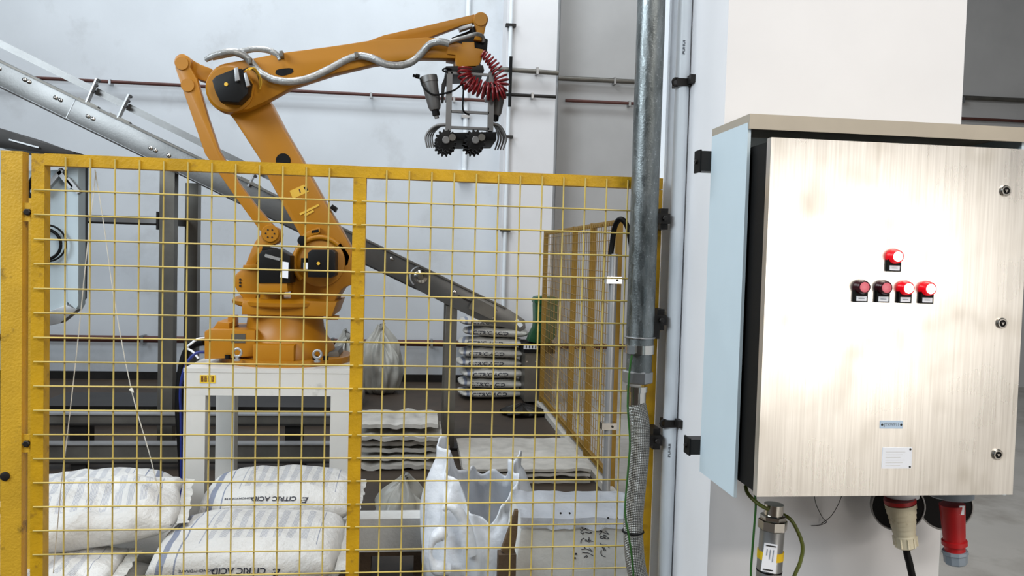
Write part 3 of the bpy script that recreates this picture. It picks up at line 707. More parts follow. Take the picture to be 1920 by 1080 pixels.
# crank and left casting
cr = prism('crank_lever', rnd(pp([(496, 430), (502, 424), (514, 424), (524, 430), (527, 440), (524, 452), (516, 458), (500, 462), (490, 472), (482, 490), (476, 503), (458, 502), (464, 486), (476, 456), (488, 440)], 4.31), 1), 4.31, 4.40, m_rob, rb, .006)
c = at(507, 438, 4.308); lathe('pivot_cap', c, (0, -1, 0), [(0, .046), (.006, .046), (.01, .042)], m_rob, cr, 28)
for k in range(6):
    q = c+Vector((.022*math.cos(k*math.pi/3), -.0095, .022*math.sin(k*math.pi/3))); lathe('pivot_screw', q, (0, -1, 0), [(0, .0045), (.003, .0045)], m_dark, cr, 8)
lc = prism('crank_housing', rnd(pp([(458, 502), (484, 500), (484, 560), (458, 562), (446, 548), (437, 533), (437, 520), (446, 510)], 4.3), 1), 4.30, 4.5, m_rob, rb, .008)
prism('housing_lip', pp([(455, 503), (456, 497), (484, 494), (484, 502)], 4.27), 4.27, 4.5, m_rob, lc, .003)
for py in (524, 530, 536): lathe('housing_screw', at(450.5, py, 4.299), (0, -1, 0), [(0, .006), (.004, .006)], m_dark, lc, 8)
# lower arm
la = prism('lower_arm', pp(circ(438, 163, 40, 180, 320, 10)+[(507, 192), (532, 240), (564, 294), (582, 329), (613, 385), (640, 430), (662, 470), (655, 500), (610, 515), (575, 490), (561, 439), (535, 393), (497, 323), (486, 297), (437, 222), (412, 195)], YA+.03), YA+.03, YA+.17, m_rob, rb, .012)
c = at(531, 301, YA+.028); lathe('arm_hole_plug', c, (0, -1, 0), [(0, .038), (.003, .036)], m_black, la, 24)
dq = prism('warning_decal', pp([(543, 358), (570, 346), (580, 359), (549, 373)], YA+.028), YA+.0285, YA+.0298, m_robd, la)
prism('decal_mark', pp([(569, 351), (574, 349), (578, 357), (573, 358)], YA+.027), YA+.0275, YA+.0285, m_black, dq)
prism('decal_mark', pp([(560, 355), (562, 354), (564, 361), (562, 362)], YA+.027), YA+.0275, YA+.0285, m_redp, dq)
for (a_, b_) in (((562, 402), (598, 384)), ((571, 404), (588, 395))):
    bar('stencil_text', at(*a_, YA+.027), at(*b_, YA+.027), .011, .002, m_dark if False else m_robd, la, up=(0, 1, 0))
prism('arm_stop_block', pp([(618, 390), (623, 383), (632, 389), (628, 398)], YA+.06), YA+.06, YA+.12, m_blackp, la, .002)
prism('rubber_stop', rnd(pp([(556, 452), (562, 441), (574, 444), (573, 458), (564, 462)], YA-.02), 1), YA-.02, YA+.05, m_black, la, .003)
prism('index_plate', rnd(pp([(566, 441), (580, 432), (600, 425), (601, 437), (586, 441), (570, 447)], YA-.0), 1), YA-.0, YA+.06, m_rob, la, .003)
prism('index_slot', pp([(584, 437), (585, 432), (597, 430), (598, 435)], YA-.003), YA-.003, YA-.0005, m_black, la)
# elbow, forearm
fa = prism('forearm', pp(circ(436, 168, 47, 100, 262, 12)+[(489, 111), (522, 104), (628, 90), (700, 79), (800, 74), (832, 76), (866, 86), (900, 96), (904, 104), (853, 114), (792, 113), (700, 125), (628, 142), (550, 167), (505, 192), (470, 208)], YA), YA-.05, YA+.028, m_rob, rb, .012)
el = lathe('elbow_drum', at(432, 167, YA-.052)+Vector((0, .01, 0)), (0, -1, 0), [(0, .118), (.02, .118), (.03, .108)], m_rob, fa, 40)
em = prism('elbow_motor', pp([(397, 150), (404, 142), (440, 128), (452, 128), (468, 152), (464, 176), (448, 192), (412, 190), (403, 172)], YA-.16), YA-.16, YA-.07, m_blackp, rb, .01)
lathe('motor_boss', at(424, 158, YA-.161), (0, -1, 0), [(0, .010), (.004, .009)], m_robd, em, 14)
for (pts) in ([(439, 128), (446, 126), (450, 150), (441, 153)], [(457, 138), (462, 136), (469, 160), (462, 163)]):
    prism('motor_connector', pp(pts, YA-.18), YA-.185, YA-.165, m_alu, em, .003)
for k in range(3):
    tube('motor_lead', [at(455+6*k, 132, YA-.17), at(468+5*k, 128, YA-.14), at(482+4*k, 138+6*k, YA-.10), at(487, 155+6*k, YA-.075)], .004, m_robd if k else m_dark, em, 6, 5)
prism('forearm_slot', rnd(pp([(516, 139), (518, 130), (548, 127), (551, 136), (530, 143)], YA-.051), 1), YA-.0525, YA-.0505, m_black, fa)
# rear triangle and long rod
tri = prism('elbow_link', rnd(pp(circ(343, 117, 15, 120, 290, 8)+[(372, 120), (404, 132), (416, 160), (392, 156), (368, 148), (346, 132)], YA+.06), 1), YA+.04, YA+.12, m_rob, rb, .008)
rod = prism('balance_rod', pp(circ(343, 118, 16, 150, 390, 10)+[(369, 148), (390, 220), (411, 282), (450, 345), (480, 385), (514, 424), (520, 440), (505, 447), (487, 432), (440, 368), (384, 288), (350, 190), (328, 126)], YA+.005), YA+.002, YA+.052, m_rob, rb, .008)
for q in ((341, 119), (352, 160)): lathe('rod_cap', at(*q, YA), (0, -1, 0), [(0, .034), (.006, .033)], m_rob, rod, 24)
# upper link to the wrist
ul = prism('wrist_link', pp([(690, 79), (720, 68), (800, 50), (889, 29), (893, 44), (867, 49), (806, 72), (800, 76), (700, 85)], YA+.06), YA+.035, YA+.085, m_rob, rb, .005)
wl = prism('wrist_lever', pp(circ(901, 38, 14, 150, 400, 12)+[(910, 52), (908, 62), (902, 78), (888, 76), (893, 60), (890, 50)], YA+.02), YA-.0, YA+.034, m_rob, rb, .006)
lathe('lever_cap', at(901, 37, YA-.001), (0, -1, 0), [(0, .034), (.006, .033)], m_rob, wl, 24)
# wrist
wr_ = prism('wrist_block', pp([(838, 90), (866, 90), (866, 81), (889, 81), (890, 92), (906, 95), (906, 104), (898, 124), (892, 131), (858, 131), (853, 120), (853, 106), (838, 104)], YA-.03), YA-.06, YA+.15, m_rob, rb, .008)
lathe('wrist_flange', at(876, 121, YA+.04), (0, 0, -1), [(0, .075), (.035, .075), (.04, .06)], m_rob, wr_, 32)
wm = prism('wrist_motor', pp([(842, 78), (848, 70), (878, 58), (892, 46), (898, 66), (915, 74), (913, 96), (898, 98), (890, 88), (866, 90), (842, 88)], YA+.04), YA+.036, YA+.16, m_blackp, rb, .006)
tube('wrist_cable', [at(838, 82, YA-.05), at(850, 76, YA-.06), at(872, 70, YA-.06), at(892, 64, YA-.05), at(904, 68, YA), at(906, 78, YA+.02)], .011, m_silver, wm, 8, 5)
prism('cable_clamp', pp([(860, 52), (884, 44), (886, 50), (862, 58)], YA-.01), YA-.02, YA+.03, m_alu, wm, .003)
# corrugated sleeves along the arm
S = [(386, 112), (404, 103), (432, 97), (455, 103), (470, 116), (486, 134), (510, 148), (540, 153), (575, 148), (612, 132), (650, 112), (676, 105), (700, 110), (722, 120), (748, 123), (772, 116), (790, 100), (805, 84), (824, 78), (842, 82)]
tube('hose_sleeve', [at(x, y, YA-.075-.02*math.sin(i*1.1)) for i, (x, y) in enumerate(S)], lambda t: .019 if t > .12 else .013+.05*t, m_silver, rb, 12, 5, .08)
tube('hose_sleeve', [at(x, y, YA-.04) for x, y in ((398, 108), (430, 101), (452, 97), (478, 92), (505, 95), (520, 104), (526, 112))], .016, m_silver, rb, 12, 5, .08)
for px, py in ((668, 105), (528, 103), (470, 116)):
    prism('hose_clip', pp([(px-3, py-5), (px+3, py-6), (px+4, py+5), (px-2, py+6)], YA-.07), YA-.098, YA-.05, m_steeld, rb, .002)
# gripper
YG = YA-.06; YH = YA+.24
def gpx(px, py, Y=YG): return at(px, py, Y)
bm = bmesh.new()
def gbar(bm, x0, y0, x1, y1, Y, d=.022):
    a_, b_ = at(x0, y0, Y), at(x1, y1, Y); add_box(bm, min(a_.x, b_.x), max(a_.x, b_.x), Y, Y+d, min(a_.z, b_.z), max(a_.z, b_.z))
zpl = at(876, 132, YG)
grip = prism('gripper', pp([(836, 124), (906, 122), (908, 132), (838, 134)], YG), YG, YH+.022, m_dark, rb, .003)
grip['label'] = 'sack gripper on the robot wrist'
for Y in (YG, YH):
    for (x0, y0, x1, y1) in ((838, 134, 846, 246), (917, 134, 925, 246)):
        bm = bmesh.new(); gbar(bm, x0, y0, x1, y1, Y); finish(bm, 'gripper_post', m_gripal, grip, at(x0, y1, Y), bevel=.002)
    for (x0, y0, x1, y1) in ((846, 134, 917, 142), (846, 206, 917, 214), (846, 236, 917, 244)):
        bm = bmesh.new(); gbar(bm, x0, y0, x1, y1, Y); finish(bm, 'gripper_crossbar', m_gripal, grip, at(x0, y1, Y), bevel=.002)
for (px, py) in ((842, 170), (921, 170), (842, 240), (921, 240), (842, 138), (921, 138)):
    a_ = at(px, py, YG+.022); b_ = a_.copy(); b_.y = YH; bar('gripper_side_bar', a_, b_, .022, .022, m_gripal, grip, .002)
prism('gripper_base_beam', pp([(838, 249), (931, 247), (931, 262), (842, 263)], YG-.02), YG-.02, YH+.04, m_black, grip, .003)
for px, py in ((836, 264), (891, 264)):
    c = at(px, py, YG-.02); n = 14; pts = []
    for i in range(n*2):
        r = .058 if i % 2 == 0 else .046
        for da in (-.06, .06): an = math.pi*i/n+da; pts.append((c.x+r*math.cos(an), c.z+r*math.sin(an)))
    for k, yy in enumerate((c.y-.02, c.y+.10, c.y+.2)):
        sp_ = prism('toothed_roller', pts, yy, yy+.03, m_blackp, grip, .002)
    cyl('roller_shaft', (c.x, c.y-.035, c.z), (c.x, c.y+.26, c.z), .02, m_gripal, grip, 16, .003)
    c2 = at(px+12, py-6, YG-.04); lathe('roller_hub', c2, (0, -1, 0), [(0, .02), (.012, .018)], m_steeld, grip, 16)
# claws: curved prongs either side
for k in range(4):
    yk = YG+.02+.065*k
    e_ = 5*k
    tube('claw', [at(924, 232, yk), at(936-e_*.5, 236, yk), at(945-e_*.8, 248, yk), at(949-e_, 262, yk), at(943-e_, 281, yk)], lambda t: .0095*(1-.6*t), m_gripal, grip, 8, 5)
    tube('claw', [at(836, 234, yk), at(818+e_*.5, 236, yk), at(804+e_*.7, 246, yk), at(798+e_*.8, 258, yk), at(801+e_*.8, 277, yk)], lambda t: .0095*(1-.6*t), m_gripal, grip, 8, 5)
# air cylinders
for (a_, b_, r0, r1) in (((803, 142), (816, 206), .046, .034), ((937, 168), (929, 216), .036, .030)):
    for yk in (YG+.05,):
        A0, B0 = at(*a_, yk), at(*b_, yk); L = (B0-A0).length
        cy_ = lathe('air_cylinder', A0, B0-A0, [(0, r0*.8), (.004, r0), (.035, r0), (.037, r0*.93), (L*.9, r1), (L, r1*.8), (L*1.02, .012), (L*1.25, .012)], m_gripal, grip, 24)
        lathe('cylinder_port', A0+Vector((-r0, -.01, -.01)), (-1, -.2, .1), [(0, .012), (.02, .012), (.022, .008), (.035, .008)], m_black, cy_, 10)
        lathe('clevis', B0, B0-A0, [(0, .02), (.03, .02)], m_black, cy_, 10)
tube('gripper_air_line', [at(788, 147, YG+.02), at(795, 165, YG-.0), at(815, 178, YG), at(850, 170, YG-.01), at(868, 160, YG-.01), at(868, 205, YG-.01), at(880, 215, YG)], .005, m_black, grip, 6, 5)
tube('gripper_air_line', [at(846, 130, YG), at(836, 128, YG-.01), at(830, 132, YG-.01), at(840, 136, YG-.01)], .005, m_black, grip, 6, 5)
prism('hose_bracket', pp([(828, 158), (838, 134), (842, 138), (834, 165), (832, 190), (827, 190)], YG+.03), YG+.03, YG+.09, m_dark, grip, .003)
# red coiled air hose
pts = []
C = [(905, 100), (918, 112), (930, 128), (940, 148), (938, 165), (915, 170), (892, 162), (875, 152)]
ctr = smooth_path([at(x, y, YG-.01) for x, y in C], 20)
for i, p in enumerate(ctr):
    an = i*2*math.pi/7; t_ = i/len(ctr); r = .018+.024*min(1, t_*1.6)
    d = (ctr[min(i+1, len(ctr)-1)]-ctr[max(i-1, 0)]).normalized(); N = d.cross(Vector((0, 1, 0))).normalized(); B = d.cross(N)
    pts.append(p+(N*math.cos(an)+B*math.sin(an))*r)
tube('coiled_air_hose', pts, .0055, m_redhose, grip, 6, 3)
pts2 = []
ctr = smooth_path([at(x, y, YG-.03) for x, y in ((872, 128), (872, 145), (886, 162), (905, 172), (930, 176), (944, 172))], 18)
for i, p in enumerate(ctr):
    an = i*2*math.pi/6.5; d = (ctr[min(i+1, len(ctr)-1)]-ctr[max(i-1, 0)]).normalized(); N = d.cross(Vector((0, 1, 0))).normalized(); B = d.cross(N)
    pts2.append(p+(N*math.cos(an)+B*math.sin(an))*.034)
tube('coiled_air_hose', pts2, .0055, m_redhose, grip, 6, 3)
# cables dropping behind the stand
def cable(name, label, pts, r, mat): tag(tube(name, pts, r, mat, None, 8, 6), label, 'cable')
e = lambda x, y: at(x, y, 4.4)
cable('robot_cable', 'thick black cable bundle falling from the robot base beside the white stand', [at(384, 640, 4.35), at(366, 644, 4.38), at(350, 660, 4.4), at(340, 700, 4.4), at(336, 760, 4.4), at(340, 830, 4.4), Vector((at(345, 880, 4.4).x, 4.45, .03))], .022, m_black)
cable('robot_cable', 'blue cable curving down from the robot base beside the white stand', [at(384, 660, 4.3), at(368, 662, 4.3), at(352, 678, 4.3), at(342, 705, 4.3), at(338, 740, 4.3), at(340, 800, 4.3), Vector((at(342, 900, 4.3).x, 4.3, .02))], .008, m_blue)
cable('robot_cable', 'thin white cable leaving the robot connector box', [at(384, 634, 4.3), at(370, 636, 4.28), at(356, 646, 4.28), at(350, 652, 4.3), at(362, 660, 4.3), at(372, 672, 4.3)], .006, m_whitep)

# ------------------------------------------------------------------ inclined conveyor behind the robot
YC0, YC1 = 6.5, 7.05
cv = thing('belt_conveyor', 'long stainless steel inclined conveyor passing behind the robot', 'conveyor', (at(500, 800, 6.6).x, 6.6, 0))
def cvl(px): return 113+.4885*px            # top edge of the near side plate in the view
top0, top1 = at(-140, cvl(-140), YC0), at(955, cvl(955)+1, YC0)
h = at(0, 113, YC0).z-at(0, 160, YC0).z
sidep = [(top0.x, top0.z), (at(380, cvl(380), YC0).x, at(380, cvl(380), YC0).z), (top1.x, top1.z), (at(984, 600, YC0).x, at(984, 600, YC0).z), (at(986, 616, YC0).x, at(986, 616, YC0).z), (at(976, 622, YC0).x, at(976, 622, YC0).z), (at(905, 604, YC0).x, at(905, 604, YC0).z), (at(380, cvl(380)+47, YC0).x, at(380, cvl(380)+47, YC0).z), (top0.x, top0.z-h)]
npl_ = prism('side_plate', sidep, YC0, YC0+.012, m_convey, cv, .002)
prism('side_plate', sidep, YC1, YC1+.012, m_convey, cv, .002)
dirc = (top1-top0).normalized(); upc = Vector((-dirc.z, 0, dirc.x)).normalized()
def cp(px, off, Y): return at(px, cvl(px), YC0)+upc*off+Vector((0, Y-YC0, 0))
bar('top_flange', cp(-140, -.006, YC0-.01), cp(950, -.006, YC0-.01), .05, .012, m_steeld, cv)
bar('bottom_flange', cp(-140, -.182, YC0-.008), cp(800, -.184, YC0-.008), .03, .010, m_dark, cv)
bar('belt', cp(-140, -.04, 6.775), cp(950, -.04, 6.775), .52, .012, m_black, cv)
bar('belt_return', cp(-140, -.15, 6.775), cp(930, -.15, 6.775), .52, .012, m_black, cv)
# slotted nose plate
c = at(974, 607, YC0-.002); bar('nose_slot', at(967, 600, YC0-.002), at(978, 612, YC0-.002), .035, .006, m_whitep, npl_, .002, up=(0, 1, 0))
bar('tension_block', cp(892, -.09, YC0-.02), cp(935, -.09, YC0-.02), .05, .10, m_steeld, cv, .004)
bar('tension_screw', cp(868, -.085, YC0-.012), cp(905, -.085, YC0-.012), .014, .014, m_dark, cv)
lathe('end_roller', cp(952, -.09, YC0+.012), (0, 1, 0), [(0, .06), (YC1-YC0-.012, .06)], m_dark, cv, 24)
for px, off in ((52, -.05), (60, -.05), (112, -.07), (121, -.07), (175, -.09), (184, -.09), (293, -.10), (302, -.10), (326, -.09), (915, -.06), (925, -.06), (935, -.06), (915, -.12), (925, -.12), (935, -.12), (5, -.06), (740, -.05), (860, -.07)):
    lathe('bolt_head', cp(px, off, YC0), (0, -1, 0), [(0, .016), (.01, .015), (.014, .008)], m_chrome, npl_, 10)
lathe('bearing_cap', at(789, 519, YC0), (0, -1, 0), [(0, .055), (.008, .055), (.02, .03), (.03, .022)], m_chrome, npl_, 28)
tube('guard_hoop', torus_pts(at(789, 519, YC0-.012), (1, 0, 0), (0, 0, 1), .085, 18, 100, 230), .008, m_alu, npl_, 8, 1)
bar('plate_seam', cp(143, -.002, YC0-.001), cp(143, -.002, YC0-.001)-upc*.178, .006, .004, m_whitep, npl_, up=(0, 1, 0))
# guide rail on brackets
g0, g1 = at(-60, 52, YC0+.05), at(520, 339, YC0+.05)
bar('guide_rail', g0, g1, .012, .052, m_convey, cv, .002)
bar('guide_rail', g0+Vector((0, .42, 0)), g1+Vector((0, .42, 0)), .012, .052, m_convey, cv, .002)
for (bx, by, tx, ty) in ((163, 194, 183, 148), (222, 222, 243, 178), (466, 350, 484, 312)):
    a_, b_ = at(bx, by, YC0+.0), at(tx, ty, YC0+.0)
    br = bar('rail_bracket', a_, b_, .012, .055, m_alu, cv, .002, up=(0, 1, 0))
    br2 = bar('bracket_foot', cp(bx-14, .006, YC0+.0), cp(bx+22, .006, YC0+.0), .05, .012, m_steeld, br, .002)
    for f in (.5, .72, .92):
        lathe('bracket_bolt', a_.lerp(b_, f)+Vector((.02, -.008, 0)), (0, -1, 0), [(0, .013), (.022, .013)], m_dark, br, 6)
# legs
def leg(px0, px1, Y, mat):
    x0, x1 = at(px0, 560, Y).x, at(px1, 560, Y).x
    pxm = (px0+px1)/2; zt_ = at(pxm, cvl(pxm)+47, YC0).z-.0
    l = box('leg', x0, x1, Y, Y+.1, .02, zt_, mat, cv, .003)
    box('foot_plate', x0-.05, x1+.05, Y-.05, Y+.15, 0, .02, m_dark, l, .002)
    return x0, x1
lx = leg(297, 325, YC0+.02, m_steeld); leg(345, 369, YC1-.08, m_steeld)
rx = leg(837, 858, YC0+.02, m_steeld)
box('leg', rx[0], rx[1], YC1-.08, YC1+.01, 0, at(847, cvl(847)+47, YC0).z, m_steeld, cv, .003)
zb = at(320, 415, YC0+.1).z
box('leg_tie', lx[0]+.03, lx[0]+.09, YC0+.12, YC1-.08, zb-.03, zb+.03, m_dark, cv, .002)
# bracing beam to the left
bb = thing('brace_beam', 'horizontal steel beam bolted to the conveyor leg behind the fence', 'beam', (lx[0]-.6, 6.56, 1.8))
zb = at(200, 411, YC0+.05).z
box('beam_web', -4.2, lx[0]-.02, YC0+.03, YC0+.09, zb-.022, zb+.03, m_alu, bb, .002)
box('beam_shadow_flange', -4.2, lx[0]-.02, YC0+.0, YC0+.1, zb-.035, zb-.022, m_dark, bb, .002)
box('end_flange', lx[0]-.02, lx[0]-.003, YC0+.01, YC0+.13, zb-.07, zb+.07, m_dark, bb, .002)

# ------------------------------------------------------------------ dust hood station at the far left
YD = 5.9
dh = thing('unloading_hood', 'stainless steel unloading hood with angled bottom flange behind left of the fence', 'hood', (at(60, 500, YD).x, YD, 1.2))
prism('hood_panel', pp([(-260, 330), (126, 318), (126, 575), (85, 590), (-260, 590)], YD+.03), YD+.03, YD+.06, m_bluegrey, dh, .003)
prism('edge_flange', pp([(126, 312), (147, 312), (147, 572), (142, 580), (126, 566)], YD), YD, YD+.12, m_bluegrey, dh, .003)
prism('bottom_flange', pp([(40, 602), (124, 572), (145, 580), (112, 606), (85, 612), (40, 614)], YD), YD, YD+.10, m_alu, dh, .003)
prism('side_shade_strip', pp([(148, 312), (160, 312), (157, 560), (148, 570)], YD+.25), YD+.25, YD+.31, m_dark, dh, .003)  # dark strip standing in for the shade beside the edge flange
for (a_, b_) in (((118, 318), (80, 362)), ((112, 322), (136, 352)), ((128, 335), (150, 362))):
    bar('brace', at(*a_, YD-.02), at(*b_, YD-.02), .03, .045, m_alu, dh, .002, up=(0, 1, 0))
lidp = prism('sloping_lid', pp([(-60, 224), (0, 240), (60, 262), (138, 284), (139, 292), (85, 287), (0, 276), (-60, 262)], YD-.3), YD-.3, YD+.3, m_dark, dh, .004)
bar('lid_edge', at(18, 262, YD-.305), at(74, 277, YD-.305), .01, .02, m_alu, lidp, up=(0, 1, 0))
box('hood_stand', at(-200, 590, YD).x, at(-150, 590, YD).x, YD+.03, YD+.2, 0, at(-170, 585, YD).z, m_steeld, dh)
for k, (cx, cy, r) in enumerate(((84, 458, .105), (88, 456, .125))):
    cc = at(cx, cy, YD-.02-.02*k)
    o = tube('cable_coil', torus_pts(cc, (1, 0, 0), (0, 0, 1), r, 26), .011 if k == 0 else .007, m_black, None, 8, 1)
    tag(o, ('thick inner' if k == 0 else 'thin outer')+' loop of black cable hanging on the steel hood behind the fence', 'cable')
for k in range(3):
    o = tube('hood_cable', [at(104-8*k, 300, YD-.06-.05*k), at(80-8*k, 318+4*k, YD-.08-.05*k), at(58-3*k, 346+3*k, YD-.08-.05*k), at(50+4*k, 372, YD-.08-.05*k), at(50+4*k, 420, YD-.08-.05*k), Vector((at(50+4*k, 420, YD-.08-.05*k).x, YD-.08-.05*k, .01))], .012-.002*k, m_black, None, 8, 5)
    tag(o, ('outermost', 'middle', 'innermost')[k]+' of three dark cables bending down behind the gate gap', 'cable')

# ------------------------------------------------------------------ low steel beams on the floor behind the stand
def low_beam(label, px0, px1, yt, yb, Y, mat):
    a_, b_ = at(px0, 800, Y).x, at(px1, 800, Y).x
    z0, z1 = at(300, yb, Y).z, at(300, yt, Y).z
    t = thing('steel_channel', label, 'beam', ((a_+b_)/2, Y, max(0, z0)))
    box('web', a_, b_, Y+.02, Y+.03, z0+.006, z1-.006, mat, t)
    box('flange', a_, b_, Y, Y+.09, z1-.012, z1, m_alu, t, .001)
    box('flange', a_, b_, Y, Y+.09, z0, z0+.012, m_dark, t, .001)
    return t, z0, z1, a_, b_
t1, z0, z1, a_, b_ = low_beam('upper long steel channel raised off the floor behind the white stand', 60, 625, 776, 798, 6.1, m_steeld)
for x in (a_+.3, (a_+b_)/2, b_-.3): box('support_block', x-.06, x+.06, 6.14, 6.28, 0, z0, m_dark, t1, .003)
t2, z0b, z1b, a2, b2 = low_beam('lower long steel channel near the floor behind the white stand', 60, 640, 832, 870, 5.9, m_steeld)
for x in (a2+.3, b2-.3): box('support_block', x-.05, x+.05, 5.92, 5.98, 0, z0b, m_dark, t2, .003)
# plinth of a machine in the back
o = box('low_plinth', at(60, 740, 7.4).x, at(650, 740, 7.4).x, 7.4, 8.1, 0, at(300, 762, 7.4).z, m_dark, None, .01); tag(o, 'low dark machine plinth on the floor behind the steel channels', 'plinth')

# ------------------------------------------------------------------ sacks
def sack_mesh(name, L, W, H, seed, lump=.018, pw=3.0, mat=None, nu=40, nv=28):
    bm = bmesh.new(); top = {}; bot = {}
    off = Vector((seed*7.13, seed*3.7, seed*1.9))
    for i in range(nu+1):
        for j in range(nv+1):
            u = -1+2*i/nu; v = -1+2*j/nv
            u = math.copysign(abs(u)**.8, u); v = math.copysign(abs(v)**.8, v)
            e = max(0, (1-abs(u)**pw)*(1-abs(v)**pw))
            hgt = H/2*e**.42
            x = L/2*u*(1-.06*(v*v)*(abs(u)**3)); y = W/2*v*(1-.07*(u*u)*abs(v)**3)
            p = Vector((x, y, 0))
            n1 = noise.noise(p*7+off)*lump*e**.3; n2 = noise.noise(p*18+off)*lump*.35*e**.3
            cre = -abs(noise.noise(Vector((x*9, y*3.2, seed))+off))*lump*.5*e**.3
            edge = 1-e**.3
            z = hgt+n1+n2+cre
            zb = -hgt*.92+noise.noise(p*6-off)*lump*.3*e
            jit = Vector((noise.noise(p*11+off), noise.noise(p*11-off), noise.noise(p*9+off*2)))*lump*.5*edge
            if i in (0, nu) or j in (0, nv):
                w = bm.verts.new((x+jit.x, y+jit.y, jit.z)); top[i, j] = bot[i, j] = w
            else:
                top[i, j] = bm.verts.new((x+jit.x, y+jit.y, z)); bot[i, j] = bm.verts.new((x, y, zb))
    for i in range(nu):
        for j in range(nv):
            bm.faces.new([top[i, j], top[i+1, j], top[i+1, j+1], top[i, j+1]])
            q = [bot[i, j], bot[i, j+1], bot[i+1, j+1], bot[i+1, j]]
            if len(set(q)) == 4:
                try: bm.faces.new(q)
                except ValueError: pass
    bmesh.ops.recalc_face_normals(bm, faces=bm.faces)
    bvh = BVHTree.FromBMesh(bm)
    for f in bm.faces: f.smooth = True
    me = bpy.data.meshes.new(name); bm.to_mesh(me); bm.free()
    if mat: me.materials.append(mat)
    return me, bvh
def print_on(bvh, body, size, centre, right, up, ray_dir, stretch=1.0, shear=0.0, off=.003):
    me = text_mesh(body, size); right = Vector(right); up = Vector(up); rd = Vector(ray_dir).normalized()
    bm = bmesh.new(); bm.from_mesh(me)
    for v in bm.verts:
        q = Vector(centre)+right*((v.co.x+shear*v.co.y)*stretch)+up*v.co.y
        hit = bvh.ray_cast(q-rd*.6, rd)
        v.co = (hit[0]-rd*off) if hit[0] else q
    m2 = bpy.data.meshes.new('lettering'); bm.to_mesh(m2); bm.free(); m2.materials.append(m_ink)
    return m2
def sack(label, group, L, W, H, seed, pos, rot, mat, text=None, lump=.018, flap=True):
    me, bvh = sack_mesh('sack_skin', L, W, H, seed, lump, mat=mat)
    o = bpy.data.objects.new('sack', me); COL.objects.link(o)
    o.location = pos; o.rotation_euler = [rad(a) for a in rot]
    tag(o, label, 'sack', group)
    if text:
        for (body, size, cx, cz, st, sh) in text:
            m2 = print_on(bvh, body, size, (cx, -W/2, cz), (-1, 0, 0), (0, -.35, -.94), (0, .82, -.57), st, sh)
            c = bpy.data.objects.new('lettering', m2); COL.objects.link(c); c.parent = o
    if flap:
        bm = bmesh.new(); n = 26; a = []; b = []; c = []
        for i in range(n+1):
            y = -W*.46+W*.92*i/n; w = .012*noise.noise(Vector((seed, y*20, 0))); w2 = .014*noise.noise(Vector((seed+5, y*26, 0)))
            a.append(bm.verts.new((L/2-.006, y, .004+w*.4))); b.append(bm.verts.new((L/2+.035+w, y, .0+w2))); c.append(bm.verts.new((L/2+.033+w, y, -.003+w2)))
        for i in range(n):
            bm.faces.new([a[i], b[i], b[i+1], a[i+1]]); bm.faces.new([b[i], c[i], c[i+1], b[i+1]])
        m3 = bpy.data.meshes.new('sewn_edge'); bm.to_mesh(m3); bm.free(); m3.materials.append(m_sackp)
        c = bpy.data.objects.new('sewn_edge', m3); COL.objects.link(c); c.parent = o
    return o
GN = 'citric acid sacks in the pile behind the fence'
TXT = [('E:', .036, .128, .010, 1.1, .35), ('CITRIC ACID', .029, .0, .018, 1.12, .05), ('MONOHYDRATE', .0125, -.145, .022, 1.3, 0)]
# pallet and lower layers that carry the visible sacks
pal = thing('pallet', 'dark wooden pallet under the pile of white sacks', 'pallet', (-1.0, 3.35, 0))
for x in (-1.62, -1.02, -.42): box('bearer', x-.05, x+.05, 2.86, 3.94, 0, .09, m_pallet, pal, .003)
for i in range(8): box('deck_board', -1.70, -.33, 2.86+.139*i, 2.86+.139*i+.105, .09, .112, m_pallet, pal, .003)
zl = .112
for k in range(2):
    for j, y in enumerate((3.11, 3.63)):
        for i, x in enumerate((-1.36, -.66)):
            sack('plain white sack in '+('bottom', 'second')[k]+' layer of the pile, '+('front', 'back')[j]+' row, '+('left', 'right')[i]+' side', 'lower sacks in the pile', .70, .50, .125, 11+k*4+j*2+i, (x, y, zl+.06+.13*k), (0, 0, 0), m_sackp, flap=False)
zt3 = zl+.28+.065
p = at(458, 1030, 2.93)
sack('front sack with blue band, printed columns and upside-down CITRIC ACID lettering', GN, .68, .52, .19, 3, (-.605, 3.15, .452), (3, 0, 0), m_sack, TXT, .014)
sack('rear sack with upside-down CITRIC ACID lettering below the white stand', GN, .66, .46, .20, 5, (-.585, 3.68, .485), (3, 0, 0), m_sack, [(a_, b_, c_, d_+.062, e_, f_) for a_, b_, c_, d_, e_, f_ in TXT], .016)
sack('crumpled printed sack lying slantwise left of the front lettered sack', GN, .66, .48, .17, 8, (-1.25, 3.28, .545), (7, -4, 12), m_sack, None, .045)
sack('rear left sack with dark stripe along its back edge behind the thick post', GN, .66, .42, .18, 9, (-1.42, 3.76, .475), (2, 0, 188), m_sack, None, .02)
sack('lowest front left sack half hidden by the thick yellow post', GN, .62, .42, .12, 14, (-1.36, 2.98, .42), (2, 0, 4), m_sack, None, .03)
